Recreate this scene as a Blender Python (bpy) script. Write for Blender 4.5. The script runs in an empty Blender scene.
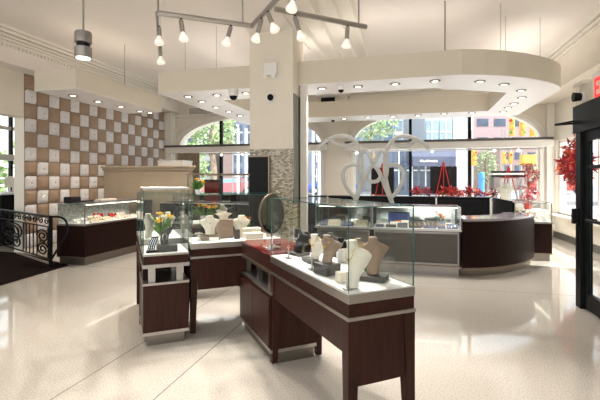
import bpy, bmesh, math, random
from mathutils import Vector, Matrix
random.seed(7)
C = bpy.context.scene.collection
# ---------------------------------------------------------------- camera, light, exposure
F_PX = 415.0; HOR = 179.5; CAMH = 1.5
cd = bpy.data.cameras.new('camera'); cam = bpy.data.objects.new('camera', cd); C.objects.link(cam)
cam.location = (0, 0, CAMH); cam.rotation_euler = (math.pi/2, 0, 0)
cd.sensor_width = 36; cd.lens = 36*F_PX/600; cd.shift_y = -(200-HOR)/600
cd.clip_start = 0.05; cd.clip_end = 500
bpy.context.scene.camera = cam
vs = bpy.context.scene.view_settings
vs.view_transform = 'Standard'; vs.look = 'None'; vs.gamma = 1; vs.use_curve_mapping = False
vs.exposure = 0.5
W = bpy.data.worlds.new('sky'); bpy.context.scene.world = W; W.use_nodes = True
nt = W.node_tree; bg = nt.nodes['Background']
tc = nt.nodes.new('ShaderNodeTexCoord'); sx = nt.nodes.new('ShaderNodeSeparateXYZ'); cr = nt.nodes.new('ShaderNodeValToRGB')
nt.links.new(tc.outputs['Generated'], sx.inputs[0]); nt.links.new(sx.outputs['Z'], cr.inputs[0]); nt.links.new(cr.outputs[0], bg.inputs[0])
cr.color_ramp.elements[0].position = 0.0; cr.color_ramp.elements[0].color = (.97, .95, .92, 1)
cr.color_ramp.elements[1].position = 0.6; cr.color_ramp.elements[1].color = (.72, .86, 1.0, 1)
bg.inputs[1].default_value = 1.7
sd = bpy.data.lights.new('sun', 'SUN'); sun = bpy.data.objects.new('sun', sd); C.objects.link(sun)
sd.energy = 7.0; sd.angle = 0.01; sd.color = (1, .95, .86)
sun.rotation_euler = Vector((-.62, .30, -.80)).to_track_quat('-Z', 'Y').to_euler()
SPOT = 1.25      # overall gain of the downlights
WARM = (1, .86, .70); NEUT = (1, .93, .86)

# ---------------------------------------------------------------- helpers
TH = math.atan(.253); QX = (math.cos(TH), -math.sin(TH)); PX = (math.sin(TH), math.cos(TH))
BR = -TH                                     # rotation of the building frame
SR = math.radians(23.57)                     # rotation of the showcase frame
C0 = (.261, 2.237)
def b(q, p, z=0): return Vector((QX[0]*q+PX[0]*p, QX[1]*q+PX[1]*p, z))
def s(v, u, z=0): return Vector((C0[0]+math.cos(SR)*v-math.sin(SR)*u, C0[1]+math.sin(SR)*v+math.cos(SR)*u, z))
def at(px, py, z):
    Y = F_PX*(CAMH-z)/(py-HOR); return Vector(((px-300)/F_PX*Y, Y, z))
def deep(px, py, Y): return Vector(((px-300)/F_PX*Y, Y, CAMH+(HOR-py)*Y/F_PX))
def qp(px, py, p):                            # a point of the vertical plane p = const -> (q, z)
    d = (px-300)/F_PX; q = p*(QX[0]*d+QX[1])/(PX[1]+PX[0]*d); Y = QX[1]*q+PX[1]*p
    return q, CAMH+(HOR-py)*Y/F_PX

def nodes(name):
    m = bpy.data.materials.new(name); m.use_nodes = True
    return m, m.node_tree, m.node_tree.nodes['Principled BSDF']
def mat(name, col, rough=.5, metal=0, noise=0, scale=8, bump=0, stretch=None, emit=None, estr=0, spec=.5, coat=0):
    m, t, p = nodes(name)
    p.inputs['Base Color'].default_value = (*col, 1); p.inputs['Roughness'].default_value = rough
    p.inputs['Metallic'].default_value = metal; p.inputs['Specular IOR Level'].default_value = spec
    p.inputs['Coat Weight'].default_value = coat
    if emit: p.inputs['Emission Color'].default_value = (*emit, 1); p.inputs['Emission Strength'].default_value = estr
    if noise or bump:
        c = t.nodes.new('ShaderNodeTexCoord'); mp = t.nodes.new('ShaderNodeMapping'); n = t.nodes.new('ShaderNodeTexNoise')
        t.links.new(c.outputs['Object'], mp.inputs[0]); t.links.new(mp.outputs[0], n.inputs[0])
        if stretch: mp.inputs['Scale'].default_value = stretch
        n.inputs['Scale'].default_value = scale; n.inputs['Detail'].default_value = 5
        if noise:
            r = t.nodes.new('ShaderNodeValToRGB'); t.links.new(n.outputs[0], r.inputs[0]); t.links.new(r.outputs[0], p.inputs['Base Color'])
            r.color_ramp.elements[0].position = .3; r.color_ramp.elements[1].position = .7
            r.color_ramp.elements[0].color = (*[x*(1-noise) for x in col], 1); r.color_ramp.elements[1].color = (*[min(1, x*(1+noise)) for x in col], 1)
        if bump:
            bp = t.nodes.new('ShaderNodeBump'); bp.inputs['Strength'].default_value = bump; bp.inputs['Distance'].default_value = .005
            t.links.new(n.outputs[0], bp.inputs['Height']); t.links.new(bp.outputs[0], p.inputs['Normal'])
    return m
def glassmat(name, tint=(.975, .99, .985), k=1.0):
    m, t, p = nodes(name); t.nodes.remove(p); o = t.nodes['Material Output']
    tr = t.nodes.new('ShaderNodeBsdfTransparent'); tr.inputs[0].default_value = (*tint, 1)
    gl = t.nodes.new('ShaderNodeBsdfGlossy'); gl.inputs['Roughness'].default_value = .02
    lw = t.nodes.new('ShaderNodeLayerWeight'); lw.inputs[0].default_value = .5
    pw = t.nodes.new('ShaderNodeMath'); pw.operation = 'POWER'; pw.inputs[1].default_value = 4.5
    mu = t.nodes.new('ShaderNodeMath'); mu.operation = 'MULTIPLY_ADD'; mu.inputs[1].default_value = .55*k; mu.inputs[2].default_value = .022*k
    t.links.new(lw.outputs['Facing'], pw.inputs[0]); t.links.new(pw.outputs[0], mu.inputs[0])
    mx = t.nodes.new('ShaderNodeMixShader')
    t.links.new(mu.outputs[0], mx.inputs[0])
    t.links.new(tr.outputs[0], mx.inputs[1]); t.links.new(gl.outputs[0], mx.inputs[2]); t.links.new(mx.outputs[0], o.inputs[0])
    return m

M = dict(
 wall=mat('cream_paint', (.77, .715, .62), .75, noise=.02, scale=3),
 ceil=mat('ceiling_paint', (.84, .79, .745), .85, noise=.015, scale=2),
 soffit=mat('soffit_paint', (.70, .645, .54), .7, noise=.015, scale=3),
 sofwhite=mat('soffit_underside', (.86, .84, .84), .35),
 trim=mat('trim_paint', (.86, .82, .75), .5, noise=.01),
 taupe=mat('taupe_panel', (.29, .225, .152), .7, noise=.04, scale=4),
 wood=mat('espresso_wood', (.038, .0125, .0085), .38, noise=.3, scale=5, stretch=(9, 9, .8), spec=.16),
 darkwood=mat('dark_wood', (.016, .0060, .0048), .42, noise=.25, scale=5, stretch=(9, 9, .8), spec=.10),
 metal=mat('champagne_metal', (.47, .445, .42), .32, 1, noise=.04, scale=20, stretch=(1, 1, 20)),
 kick=mat('brushed_kick', (.26, .235, .21), .30, 1, noise=.05, scale=30, stretch=(1, 1, 30)),
 bronze=mat('bronze_strip', (.27, .21, .165), .4, .9, noise=.05),
 chrome=mat('chrome', (.75, .75, .76), .12, 1, noise=.02),
 nickel=mat('nickel', (.45, .43, .41), .28, 1, noise=.03),
 deck=mat('white_deck', (.86, .85, .83), .55, noise=.015, scale=20),
 red=mat('red_stone', (.12, .008, .006), .10, noise=.5, scale=14, spec=.5),
 redleaf=mat('red_leaf', (.33, .014, .018), .5, noise=.5, scale=12),
 orangeleaf=mat('orange_leaf', (.62, .11, .03), .5, noise=.3, scale=12),
 redpaint=mat('red_paint', (.42, .02, .015), .35, noise=.05),
 cream=mat('cream_leather', (.72, .66, .55), .5, noise=.03, scale=10),
 brown=mat('taupe_leather', (.27, .185, .13), .45, noise=.08, scale=10),
 black=mat('black_velvet', (.012, .011, .012), .6, noise=.2, scale=10, spec=.2), redseat=mat('dark_red_leather', (.07, .006, .006), .5, noise=.1, spec=.1),
 grey=mat('grey_leather', (.085, .08, .076), .5, spec=.2, noise=.1, scale=10),
 steel=mat('silver_panel', (.095, .085, .075), .45, .15, noise=.06, scale=60),
 marble=mat('polished_top', (.34, .31, .34), .10, noise=.08, scale=10, coat=.5),
 iron=mat('wrought_iron', (.006, .006, .007), .35, 0, noise=.2, spec=.12),
 blackm=mat('black_frame', (.010, .010, .011), .38, 0, noise=.2, spec=.10),
 screen=mat('screen', (.006, .006, .007), .35, noise=.1, spec=.12),
 carpet=mat('dark_carpet', (.016, .010, .009), .9, noise=.4, scale=60, bump=.3, spec=.03),
 edge=mat('glass_edge', (.045, .15, .125), .15, noise=.1),
 bulb=mat('lit_bulb', (1, .97, .9), .3, emit=(1, .93, .82), estr=.30),
 lens=mat('lit_lens', (1, .97, .9), .3, emit=(1, .90, .74), estr=3),
 whitepl=mat('white_plastic', (.82, .82, .80), .35, noise=.01),
 gold=mat('gold', (.85, .55, .18), .2, 1, noise=.05),
 gem=mat('silver_jewel', (.8, .8, .82), .15, 1, noise=.05),
 green=mat('leaf_green', (.10, .22, .04), .5, noise=.4, scale=10),
 yellow=mat('yellow_petal', (.90, .52, .01), .5, noise=.15, scale=20),
 orange=mat('orange_petal', (.88, .18, .01), .5, noise=.15, scale=20),
 whitep=mat('white_petal', (.85, .84, .80), .5, noise=.05),
 purple=mat('purple_petal', (.25, .05, .35), .5, noise=.1),
 blue=mat('blue_pad', (.09, .11, .22), .5, noise=.1),
 curtain=mat('curtain', (.42, .33, .24), .85, noise=.15, scale=20),
 scroll=mat('silver_scroll', (.50, .50, .47), .45, .2, noise=.03),
 exitred=mat('exit_red', (.7, .02, .02), .4, emit=(1, .03, .02), estr=.9),
 asphalt=mat('asphalt', (.30, .30, .30), .9, noise=.15, scale=2),
 paving=mat('paving', (.62, .60, .57), .9, noise=.08, scale=2),
 bluepaint=mat('blue_paint', (.05, .10, .35), .3, noise=.05),
 overlitred=mat('overlit_red_paint', (.55, .17, .20), .3, noise=.05),  # car red paled towards pink, overexposure put into the colour
 carglass=mat('car_glass', (.25, .42, .52), .08, noise=.05),
 tyre=mat('tyre', (.02, .02, .02), .8, noise=.1),
 bark=mat('bark', (.25, .19, .14), .9, noise=.3, scale=10),
 foliage=mat('tree_leaf', (.22, .31, .13), .6, noise=.4, scale=3),
 pinkbrick=mat('pink_brick', (.40, .30, .31), .85, noise=.08, scale=3),
 redbrick=mat('red_brick', (.33, .24, .22), .85, noise=.1, scale=3),
 concrete=mat('concrete', (.58, .57, .54), .8, noise=.06, scale=2),
 bluegrey=mat('slate_blue_cladding', (.16, .19, .25), .5, noise=.1, scale=2),
 winglass=mat('far_window', (.07, .10, .15), .4, noise=.3, scale=1),
 whitepaint=mat('white_paint', (.82, .82, .80), .6, noise=.02),
 awning=mat('awning_cloth', (.085, .095, .15), .8, noise=.1),
 signal=mat('signal_yellow', (.60, .36, .07), .4, noise=.06),
 bluebin=mat('blue_bin', (.08, .28, .55), .5, noise=.05),
 skyglass=mat('sky_window', (.28, .38, .46), .08, noise=.15, scale=1), bluegrey2=mat('grey_cladding', (.40, .42, .45), .6, noise=.05),
 clear=glassmat('case_glass'), pane=glassmat('window_glass', (.98, .99, .99), .7),
 sparkle=mat('sparkle_back', (.34, .36, .33), .4, noise=.45, scale=25),  # mottled colour stands in for greenish sparkle at the back of the left counter
 palemirror=mat('pale_mirror', (.62, .64, .60), .12, 1, noise=.06, scale=20),
 mirror=mat('mirror', (.20, .21, .18), .06, 1, noise=.03),
)
# terrazzo floor with metal joints, in building coordinates
def floor_mat():
    m, t, p = nodes('terrazzo'); c = t.nodes.new('ShaderNodeTexCoord')
    n = t.nodes.new('ShaderNodeTexNoise'); n.inputs['Scale'].default_value = 95; n.inputs['Detail'].default_value = 4
    v = t.nodes.new('ShaderNodeTexVoronoi'); v.inputs['Scale'].default_value = 160
    t.links.new(c.outputs['Object'], n.inputs[0]); t.links.new(c.outputs['Object'], v.inputs[0])
    r = t.nodes.new('ShaderNodeValToRGB'); t.links.new(n.outputs[0], r.inputs[0])
    r.color_ramp.elements[0].position = .3; r.color_ramp.elements[0].color = (.375, .338, .29, 1)
    r.color_ramp.elements[1].position = .62; r.color_ramp.elements[1].color = (.585, .545, .485, 1)
    r2 = t.nodes.new('ShaderNodeValToRGB'); t.links.new(v.outputs['Color'], r2.inputs[0])
    r2.color_ramp.elements[0].position = .05; r2.color_ramp.elements[0].color = (.80, .77, .73, 1)
    r2.color_ramp.elements[1].position = .35; r2.color_ramp.elements[1].color = (1, 1, 1, 1)
    mx = t.nodes.new('ShaderNodeMix'); mx.data_type = 'RGBA'; mx.blend_type = 'MULTIPLY'; mx.inputs[0].default_value = .5
    t.links.new(r.outputs[0], mx.inputs[6]); t.links.new(r2.outputs[0], mx.inputs[7])
    sp = t.nodes.new('ShaderNodeSeparateXYZ'); t.links.new(c.outputs['Object'], sp.inputs[0])
    last = None
    def line(axis, val, w=.005):
        nonlocal last
        a = t.nodes.new('ShaderNodeMath'); a.operation = 'COMPARE'; t.links.new(sp.outputs[axis], a.inputs[0]); a.inputs[1].default_value = val; a.inputs[2].default_value = w
        if last is None: last = a
        else:
            k = t.nodes.new('ShaderNodeMath'); k.operation = 'MAXIMUM'; t.links.new(last.outputs[0], k.inputs[0]); t.links.new(a.outputs[0], k.inputs[1]); last = k
    for q in (-2.34, -1.66, 2.9, -5.5): line('X', q)
    for p_ in (6.06, 0.6): line('Y', p_)
    m2 = t.nodes.new('ShaderNodeMix'); m2.data_type = 'RGBA'; t.links.new(last.outputs[0], m2.inputs[0]); t.links.new(mx.outputs[2], m2.inputs[6])
    m2.inputs[7].default_value = (.22, .19, .16, 1)
    t.links.new(m2.outputs[2], p.inputs['Base Color'])
    p.inputs['Roughness'].default_value = .055; p.inputs['Specular IOR Level'].default_value = .5
    return m
M['floor'] = floor_mat()
def mosaic_mat():
    m, t, p = nodes('mosaic'); c = t.nodes.new('ShaderNodeTexCoord'); mp = t.nodes.new('ShaderNodeMapping')
    mp.inputs['Rotation'].default_value = (math.pi/2, 0, 0)
    br = t.nodes.new('ShaderNodeTexBrick'); br.inputs['Scale'].default_value = 10
    br.inputs['Color1'].default_value = (.66, .60, .47, 1); br.inputs['Color2'].default_value = (.22, .18, .12, 1); br.inputs['Mortar'].default_value = (.05, .04, .03, 1)
    t.links.new(c.outputs['Object'], mp.inputs[0]); t.links.new(mp.outputs[0], br.inputs[0]); t.links.new(br.outputs[0], p.inputs['Base Color'])
    p.inputs['Roughness'].default_value = .25; return m
M['mosaic'] = mosaic_mat()

class MB:
    def __init__(s_): s_.v = []; s_.f = []; s_.m = []
    def add(s_, vs_, fs, m=0):
        k = len(s_.v); s_.v += [tuple(x) for x in vs_]; s_.f += [tuple(i+k for i in f) for f in fs]
        s_.m += ([m]*len(fs) if isinstance(m, int) else list(m)); return s_
    def box(s_, x0, x1, y0, y1, z0, z1, m=0):
        return s_.add([(x0,y0,z0),(x1,y0,z0),(x1,y1,z0),(x0,y1,z0),(x0,y0,z1),(x1,y0,z1),(x1,y1,z1),(x0,y1,z1)],
            [(0,3,2,1),(4,5,6,7),(0,1,5,4),(1,2,6,5),(2,3,7,6),(3,0,4,7)], m)
    def pane(s_, x0, x1, y0, y1, z0, z1, th_axis):   # material 1 on the rim faces
        mm = {'x': [1,1,1,0,1,0], 'y': [1,1,0,1,0,1], 'z': [0,0,1,1,1,1]}[th_axis]
        return s_.box(x0, x1, y0, y1, z0, z1, mm)
    def taper(s_, x0, x1, y0, y1, z0, z1, dx0, dx1, dy0, dy1, m=0):   # bottom insets
        return s_.add([(x0+dx0,y0+dy0,z0),(x1-dx1,y0+dy0,z0),(x1-dx1,y1-dy1,z0),(x0+dx0,y1-dy1,z0),(x0,y0,z1),(x1,y0,z1),(x1,y1,z1),(x0,y1,z1)],
            [(0,3,2,1),(4,5,6,7),(0,1,5,4),(1,2,6,5),(2,3,7,6),(3,0,4,7)], m)
    def prism(s_, pts, z0, z1, m=0):
        n = len(pts); a = [(x, y, z0) for x, y in pts]+[(x, y, z1) for x, y in pts]
        return s_.add(a, [tuple(range(n-1,-1,-1)), tuple(range(n,2*n))]+[(i,(i+1)%n,n+(i+1)%n,n+i) for i in range(n)], m)
    def strip(s_, inner, outer, z0, z1, m=0):         # a band between two polylines
        n = len(inner); a = [(*p, z0) for p in inner]+[(*p, z0) for p in outer]+[(*p, z1) for p in inner]+[(*p, z1) for p in outer]
        fs = []
        for i in range(n-1):
            fs += [(i,n+i,n+i+1,i+1),(2*n+i,2*n+i+1,3*n+i+1,3*n+i),(i,i+1,2*n+i+1,2*n+i),(n+i,3*n+i,3*n+i+1,n+i+1)]
        fs += [(0,2*n,3*n,n),(n-1,2*n-1,4*n-1,3*n-1)]
        return s_.add(a, fs, m)
    def tube(s_, path, r, n=8, closed=False, m=0, flat=1.0, up=None):
        path = [Vector(p) for p in path]; N = len(path); rs = r if isinstance(r, (list, tuple)) else [r]*N
        vs_ = []; prev = None
        for i, p in enumerate(path):
            a = path[(i-1)%N] if (closed or i > 0) else p; c = path[(i+1)%N] if (closed or i < N-1) else p
            t = (c-a).normalized()
            if up is not None: nrm = Vector(up)
            elif prev is None: nrm = t.orthogonal()
            else: nrm = prev
            nrm = (nrm - t*nrm.dot(t)); nrm = nrm.normalized() if nrm.length > 1e-6 else t.orthogonal().normalized()
            prev = nrm; bn = t.cross(nrm)
            for k in range(n):
                an = 2*math.pi*(k+.5)/n; vs_.append(p+nrm*math.cos(an)*rs[i]*flat+bn*math.sin(an)*rs[i])
        fs = []
        for i in range(N if closed else N-1):
            j = (i+1)%N
            for k in range(n): fs.append((i*n+k, i*n+(k+1)%n, j*n+(k+1)%n, j*n+k))
        if not closed: fs += [tuple(range(n-1,-1,-1)), tuple((N-1)*n+k for k in range(n))]
        return s_.add(vs_, fs, m)
    def cyl(s_, p0, p1, r0, r1=None, n=16, m=0): return s_.tube([p0, p1], [r0, r0 if r1 is None else r1], n, m=m)
    def lathe(s_, prof, c=(0,0,0), n=20, m=0):
        vs_ = []; fs = []
        for r, z in prof:
            for k in range(n): a = 2*math.pi*k/n; vs_.append((c[0]+r*math.cos(a), c[1]+r*math.sin(a), c[2]+z))
        for i in range(len(prof)-1):
            for k in range(n): fs.append((i*n+k, i*n+(k+1)%n, (i+1)*n+(k+1)%n, (i+1)*n+k))
        fs += [tuple(range(n-1,-1,-1)), tuple((len(prof)-1)*n+k for k in range(n))]
        return s_.add(vs_, fs, m)
    def loft(s_, rings, m=0, cap=True):
        n = len(rings[0]); vs_ = [p for r in rings for p in r]; fs = []
        for i in range(len(rings)-1):
            for k in range(n): fs.append((i*n+k, i*n+(k+1)%n, (i+1)*n+(k+1)%n, (i+1)*n+k))
        if cap: fs += [tuple(range(n-1,-1,-1)), tuple((len(rings)-1)*n+k for k in range(n))]
        return s_.add(vs_, fs, m)
    def ball(s_, c, r, n=10, sc=(1,1,1), m=0):
        rings = []
        for i in range(1, n):
            a = math.pi*i/n
            rings.append([(c[0]+sc[0]*r*math.sin(a)*math.cos(2*math.pi*k/n), c[1]+sc[1]*r*math.sin(a)*math.sin(2*math.pi*k/n), c[2]-sc[2]*r*math.cos(a)) for k in range(n)])
        return s_.loft(rings, m)
    def build(s_, name, mats, parent=None, smooth=False, bevel=0, loc=None, rz=None, subsurf=0):
        me = bpy.data.meshes.new(name); me.from_pydata(s_.v, [], s_.f); me.validate()
        for mm in (mats if isinstance(mats, (list, tuple)) else [mats]): me.materials.append(M[mm])
        if len(me.polygons) == len(s_.m): me.polygons.foreach_set('material_index', s_.m)
        bm = bmesh.new(); bm.from_mesh(me); bmesh.ops.recalc_face_normals(bm, faces=bm.faces); bm.to_mesh(me); bm.free()
        if smooth: me.polygons.foreach_set('use_smooth', [True]*len(me.polygons))
        o = bpy.data.objects.new(name, me); C.objects.link(o)
        if parent: o.parent = parent
        if loc is not None: o.location = loc
        if rz is not None: o.rotation_euler = (0, 0, rz)
        if bevel:
            bv = o.modifiers.new('bevel', 'BEVEL'); bv.width = bevel; bv.segments = 2; bv.limit_method = 'ANGLE'
        if subsurf:
            ss = o.modifiers.new('sub', 'SUBSURF'); ss.levels = subsurf; ss.render_levels = subsurf
        if smooth and not subsurf:
            me.set_sharp_from_angle(angle=math.radians(40))
        return o
def tag(o, label=None, cat=None, group=None, kind=None):
    if label: o['label'] = label
    if cat: o['category'] = cat
    if group: o['group'] = group
    if kind: o['kind'] = kind
    return o
def thing(name, label, cat, loc, rz=0, group=None):
    o = bpy.data.objects.new(name, None); C.objects.link(o); o.empty_display_size = .1
    o.location = loc; o.rotation_euler = (0, 0, rz); return tag(o, label, cat, group)
def dup(root, loc, rz=None, label=None, group=None, scale=None):
    r = root.copy(); C.objects.link(r); r.location = loc
    if rz is not None: r.rotation_euler = (0, 0, rz)
    if label: r['label'] = label
    if group: r['group'] = group
    if scale: r.scale = (scale,)*3
    for ch in list(root.children):
        c = ch.copy(); C.objects.link(c); c.parent = r
        for g in list(ch.children):
            d = g.copy(); C.objects.link(d); d.parent = c
    return r
def struct(name, mb, mats, loc=(0,0,0), rz=BR, **k):
    return tag(mb.build(name, mats, loc=loc, rz=rz, **k), kind='structure')
def part(name, mats, parent, **k):
    def w(mb): return mb.build(name, mats, parent, **k)
    return w
def smoothpath(pts, n=8, closed=False):
    pts = [Vector(p) for p in pts]; N = len(pts); out = []
    for i in range(N if closed else N-1):
        g = lambda j: pts[j % N] if closed else pts[max(0, min(N-1, j))]
        p0, p1, p2, p3 = g(i-1), g(i), g(i+1), g(i+2)
        for k in range(n):
            t = k/n
            out.append(.5*((2*p1)+(-p0+p2)*t+(2*p0-5*p1+4*p2-p3)*t*t+(-p0+3*p1-3*p2+p3)*t**3))
    if not closed: out.append(pts[-1])
    return out
# ---------------------------------------------------------------- the room
CZ = 4.35
struct('floor', MB().box(-11.4, 4.25, -3.0, 12.59, -.12, 0), 'floor')
struct('ceiling', MB().box(-11.4, 4.25, -3.0, 12.59, CZ, CZ+.15), 'ceil')
QW = -7.6; PW = 12.29; QR = 3.8
# left wall with an open passage beside the railing; the side room has its own window
w = MB()
w.box(QW-.25, QW, -3, 5.1, 0, CZ).box(QW-.25, QW, 6.885, PW+.3, 0, CZ).box(QW-.25, QW, 5.1, 6.885, 2.78, CZ)
struct('wall_left', w, 'wall')
struct('wall_side_room', MB().box(-11.4, -11.2, 4, 12.3, 0, .8).box(-11.4, -11.2, 4, 12.3, 3.4, CZ).box(-11.4, -11.2, 4, 7.6, .8, 3.4).box(-11.4, -11.2, 11.4, 12.3, .8, 3.4), 'wall')
wl = tag(MB().pane(-11.31, -11.30, 7.6, 11.4, .8, 3.4, 'x').build('window_3', ['pane', 'edge'], rz=BR), kind='structure')
MB().box(-11.25, -11.05, 7.6, 11.4, 2.05, 2.22).build('transom_beam', 'trim', wl)
MB().box(-11.34, -11.24, 7.6, 11.4, 2.95, 3.05).build('transom_beam', 'trim', wl)
for p_ in (8.6, 9.75, 10.9): MB().box(-11.34, -11.24, p_, p_+.07, .8, 3.4).build('mullion', 'blackm', wl)
# back wall with two wide segmental-arch windows
WINS = [(-7.19, -2.43, .90, (-5.78, -3.84)), (-1.49, 3.51, .93, (.15, 1.75))]
SP = 2.58; SILL = .75
w = MB()
edges = [-11.4, WINS[0][0], WINS[0][1], WINS[1][0], WINS[1][1], QR+.25]
for a, c in ((0, 1), (2, 3), (4, 5)): w.box(edges[a], edges[c], PW, PW+.3, 0, CZ)
for q0, q1, rise, mul in WINS:
    w.box(q0, q1, PW, PW+.3, 0, SILL)
    n = 24; cc = (q0+q1)/2; hw = (q1-q0)/2
    arc = [(cc-hw*math.cos(math.pi*i/n), SP+rise*math.sin(math.pi*i/n)) for i in range(n+1)]
    for i in range(n):
        (xa, za), (xb, zb) = arc[i], arc[i+1]
        w.add([(xa,PW,za),(xb,PW,zb),(xb,PW,CZ),(xa,PW,CZ),(xa,PW+.3,za),(xb,PW+.3,zb),(xb,PW+.3,CZ),(xa,PW+.3,CZ)],
              [(0,1,2,3),(4,7,6,5),(0,4,5,1),(3,2,6,7)])
struct('wall_back', w, 'wall')
for wi, (q0, q1, rise, mul) in enumerate(WINS):
    cc = (q0+q1)/2; hw = (q1-q0)/2; n = 32
    pts = [(q0, SILL)]+[(cc-hw*math.cos(math.pi*i/n), SP+rise*math.sin(math.pi*i/n)) for i in range(n+1)]+[(q1, SILL)]
    # glass (one pane between y=PW+.14 and +.15)
    g = MB(); m_ = len(pts)
    g.add([(x, PW+.14, z) for x, z in pts]+[(x, PW+.15, z) for x, z in pts], [tuple(range(m_)), tuple(range(2*m_-1, m_-1, -1))])
    go = tag(g.build('window_%d' % (wi+1), 'pane', rz=BR), kind='structure')
    # moulded arch casing on the room side
    def off(k, d):
        x, z = pts[k]; vx = (x-cc)/hw; vz = max(0, (z-SP))/rise; L = math.hypot(vx, vz) or 1
        return (x+d*vx/L, z+d*(vz/L if z > SP else 0))
    for d0, d1, y0, nm in ((-.02, .07, PW-.05, 'arch_casing'), (.09, .15, PW-.03, 'arch_moulding')):
        a = MB(); inn = [off(k, d0) for k in range(m_)]; out = [off(k, d1) for k in range(m_)]
        vv = []
        for (x0_, z0_), (x1_, z1_) in zip(inn, out): vv += [(x0_, y0, z0_), (x1_, y0, z1_), (x1_, PW, z1_), (x0_, PW, z0_)]
        fs = []
        for k in range(m_-1):
            for j in range(4): fs.append((4*k+j, 4*k+(j+1)%4, 4*k+4+(j+1)%4, 4*k+4+j))
        a.add(vv, fs); a.build(nm, 'trim', go)
    fr = MB().box(q0, q1, PW+.10, PW+.19, SILL, SILL+.06)
    fr.box(q0, q0+.05, PW+.10, PW+.19, SILL, SP).box(q1-.05, q1, PW+.10, PW+.19, SILL, SP)
    fr.build('window_frame', 'trim', go)
    for qm in mul:
        zt = SP+rise*math.sqrt(max(0, 1-((qm-cc)/hw)**2))
        MB().box(qm-.04, qm+.04, PW+.09, PW+.20, SILL, zt).build('mullion', 'blackm', go)
    # spandrel beam with a dark ledge on top, carrying small spots
    MB().box(q0-.2 if wi else QW, q1+.2, PW-.28, PW, 2.36, 2.54).build('transom_beam', 'trim', go)
    MB().box(q0-.2 if wi else QW, q1+.2, PW-.34, PW+.08, 2.54, 2.60).build('transom_ledge', 'steel', go)
    MB().box(q0, q1, PW-.16, PW-.13, 2.30, 2.335).build('transom_rail', 'nickel', go)
# right wall with a wide side window
w = MB()
w.box(QR, QR+.25, -3, 7.6, 0, CZ).box(QR, QR+.25, 12.1, PW, 0, CZ).box(QR, QR+.25, 7.6, 12.1, 2.5, CZ).box(QR, QR+.25, 7.6, 12.1, 0, .62)
struct('wall_right', w, 'wall')
wr = tag(MB().pane(QR+.12, QR+.13, 7.6, 12.1, .62, 2.5, 'x').build('window_4', ['pane', 'edge'], rz=BR), kind='structure')
f = MB().box(QR+.08, QR+.17, 7.6, 12.1, .62, .68).box(QR+.08, QR+.17, 7.6, 12.1, 2.44, 2.5)
for a in (7.6, 9.8, 12.04): f.box(QR+.08, QR+.17, a, a+.06, .62, 2.5)
f.build('window_frame', 'trim', wr)
MB().box(QR-.14, QR+.08, 7.5, 12.15, .58, .62).build('window_sill', 'trim', wr)
struct('baseboard_right', MB().box(QR-.03, QR, 5.7, PW, 0, .16), 'steel')
struct('baseboard_back', MB().box(QW, QR, PW-.03, PW, 0, .16), 'steel')
# pilasters
struct('trim_1', MB().box(-2.28, -1.64, PW-.14, PW, 0, CZ).box(-2.36, -2.28, PW-.07, PW, 0, CZ), 'wall')
struct('trim_2', MB().box(3.62, 3.80, PW-.12, PW, 0, CZ), 'trim')
struct('trim_3', MB().box(QW, QW+.22, PW-.22, PW, 0, CZ).box(QW+.22, QW+.30, PW-.12, PW, 0, CZ), 'trim')
# bulkheads and crown mouldings
lb = struct('trim_4', MB().box(QW, -7.2, -3, PW, 3.68, CZ), 'ceil')
cm = MB()
for z0, z1, d in ((4.29, CZ, .09), (4.22, 4.28, .065), (4.15, 4.19, .045), (4.09, 4.13, .035), (4.03, 4.06, .025)): cm.box(-7.2, -7.2+d, -3, PW, z0, z1)
for i in range(150): cm.box(-7.2, -7.17, -1+i*.085, -1+i*.085+.045, 3.98, 4.02)
struct('trim_5', cm, 'trim')
struct('trim_6', MB().box(3.235, QR, 3.0, PW, 3.49, CZ), 'wall')
cm = MB()
for z0, z1, d in ((4.27, CZ, .10), (4.20, 4.24, .06), (4.12, 4.15, .03)): cm.box(3.235-d, 3.235, 3.0, PW, z0, z1)
struct('trim_7', cm, 'trim')
# boxed ceiling beam running over the column, with stepped mouldings on its right
struct('trim_8', MB().box(-2.50, -1.757, -3, PW, 3.93, CZ), 'ceil')
cm = MB()
for i, (a, c, z) in enumerate(((-1.757, -1.62, 3.98), (-1.62, -1.58, 3.95), (-1.58, -1.36, 4.07), (-1.36, -1.32, 4.03), (-1.32, -1.08, 4.17), (-1.08, -1.04, 4.12), (-1.04, -.86, 4.26), (-.86, -.82, 4.22))): cm.box(a, c, -3, PW, z, CZ)
struct('trim_9', cm, 'trim')
struct('trim_10', MB().box(QW, -6.3, PW-.06, PW, 3.55, 3.62).box(-2.45, QR, PW-.25, PW, 4.0, CZ), 'trim')
# column: painted above, mosaic below
col = struct('trim_11', MB().box(-2.50, -1.757, 6.48, 7.18, 2.0, 3.93), 'wall')
MB().box(-2.50, -1.757, 6.48, 7.18, 0, 2.0).build('mosaic_cladding', 'mosaic', col)
MB().box(-1.757, -1.745, 6.50, 7.14, 1.1, 2.9).build('mirror_strip', 'mirror', col)
# white post beneath the soffit
struct('trim_12', MB().box(-1.73, -1.62, 6.86, 6.97, 0, 3.1), 'trim')
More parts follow.
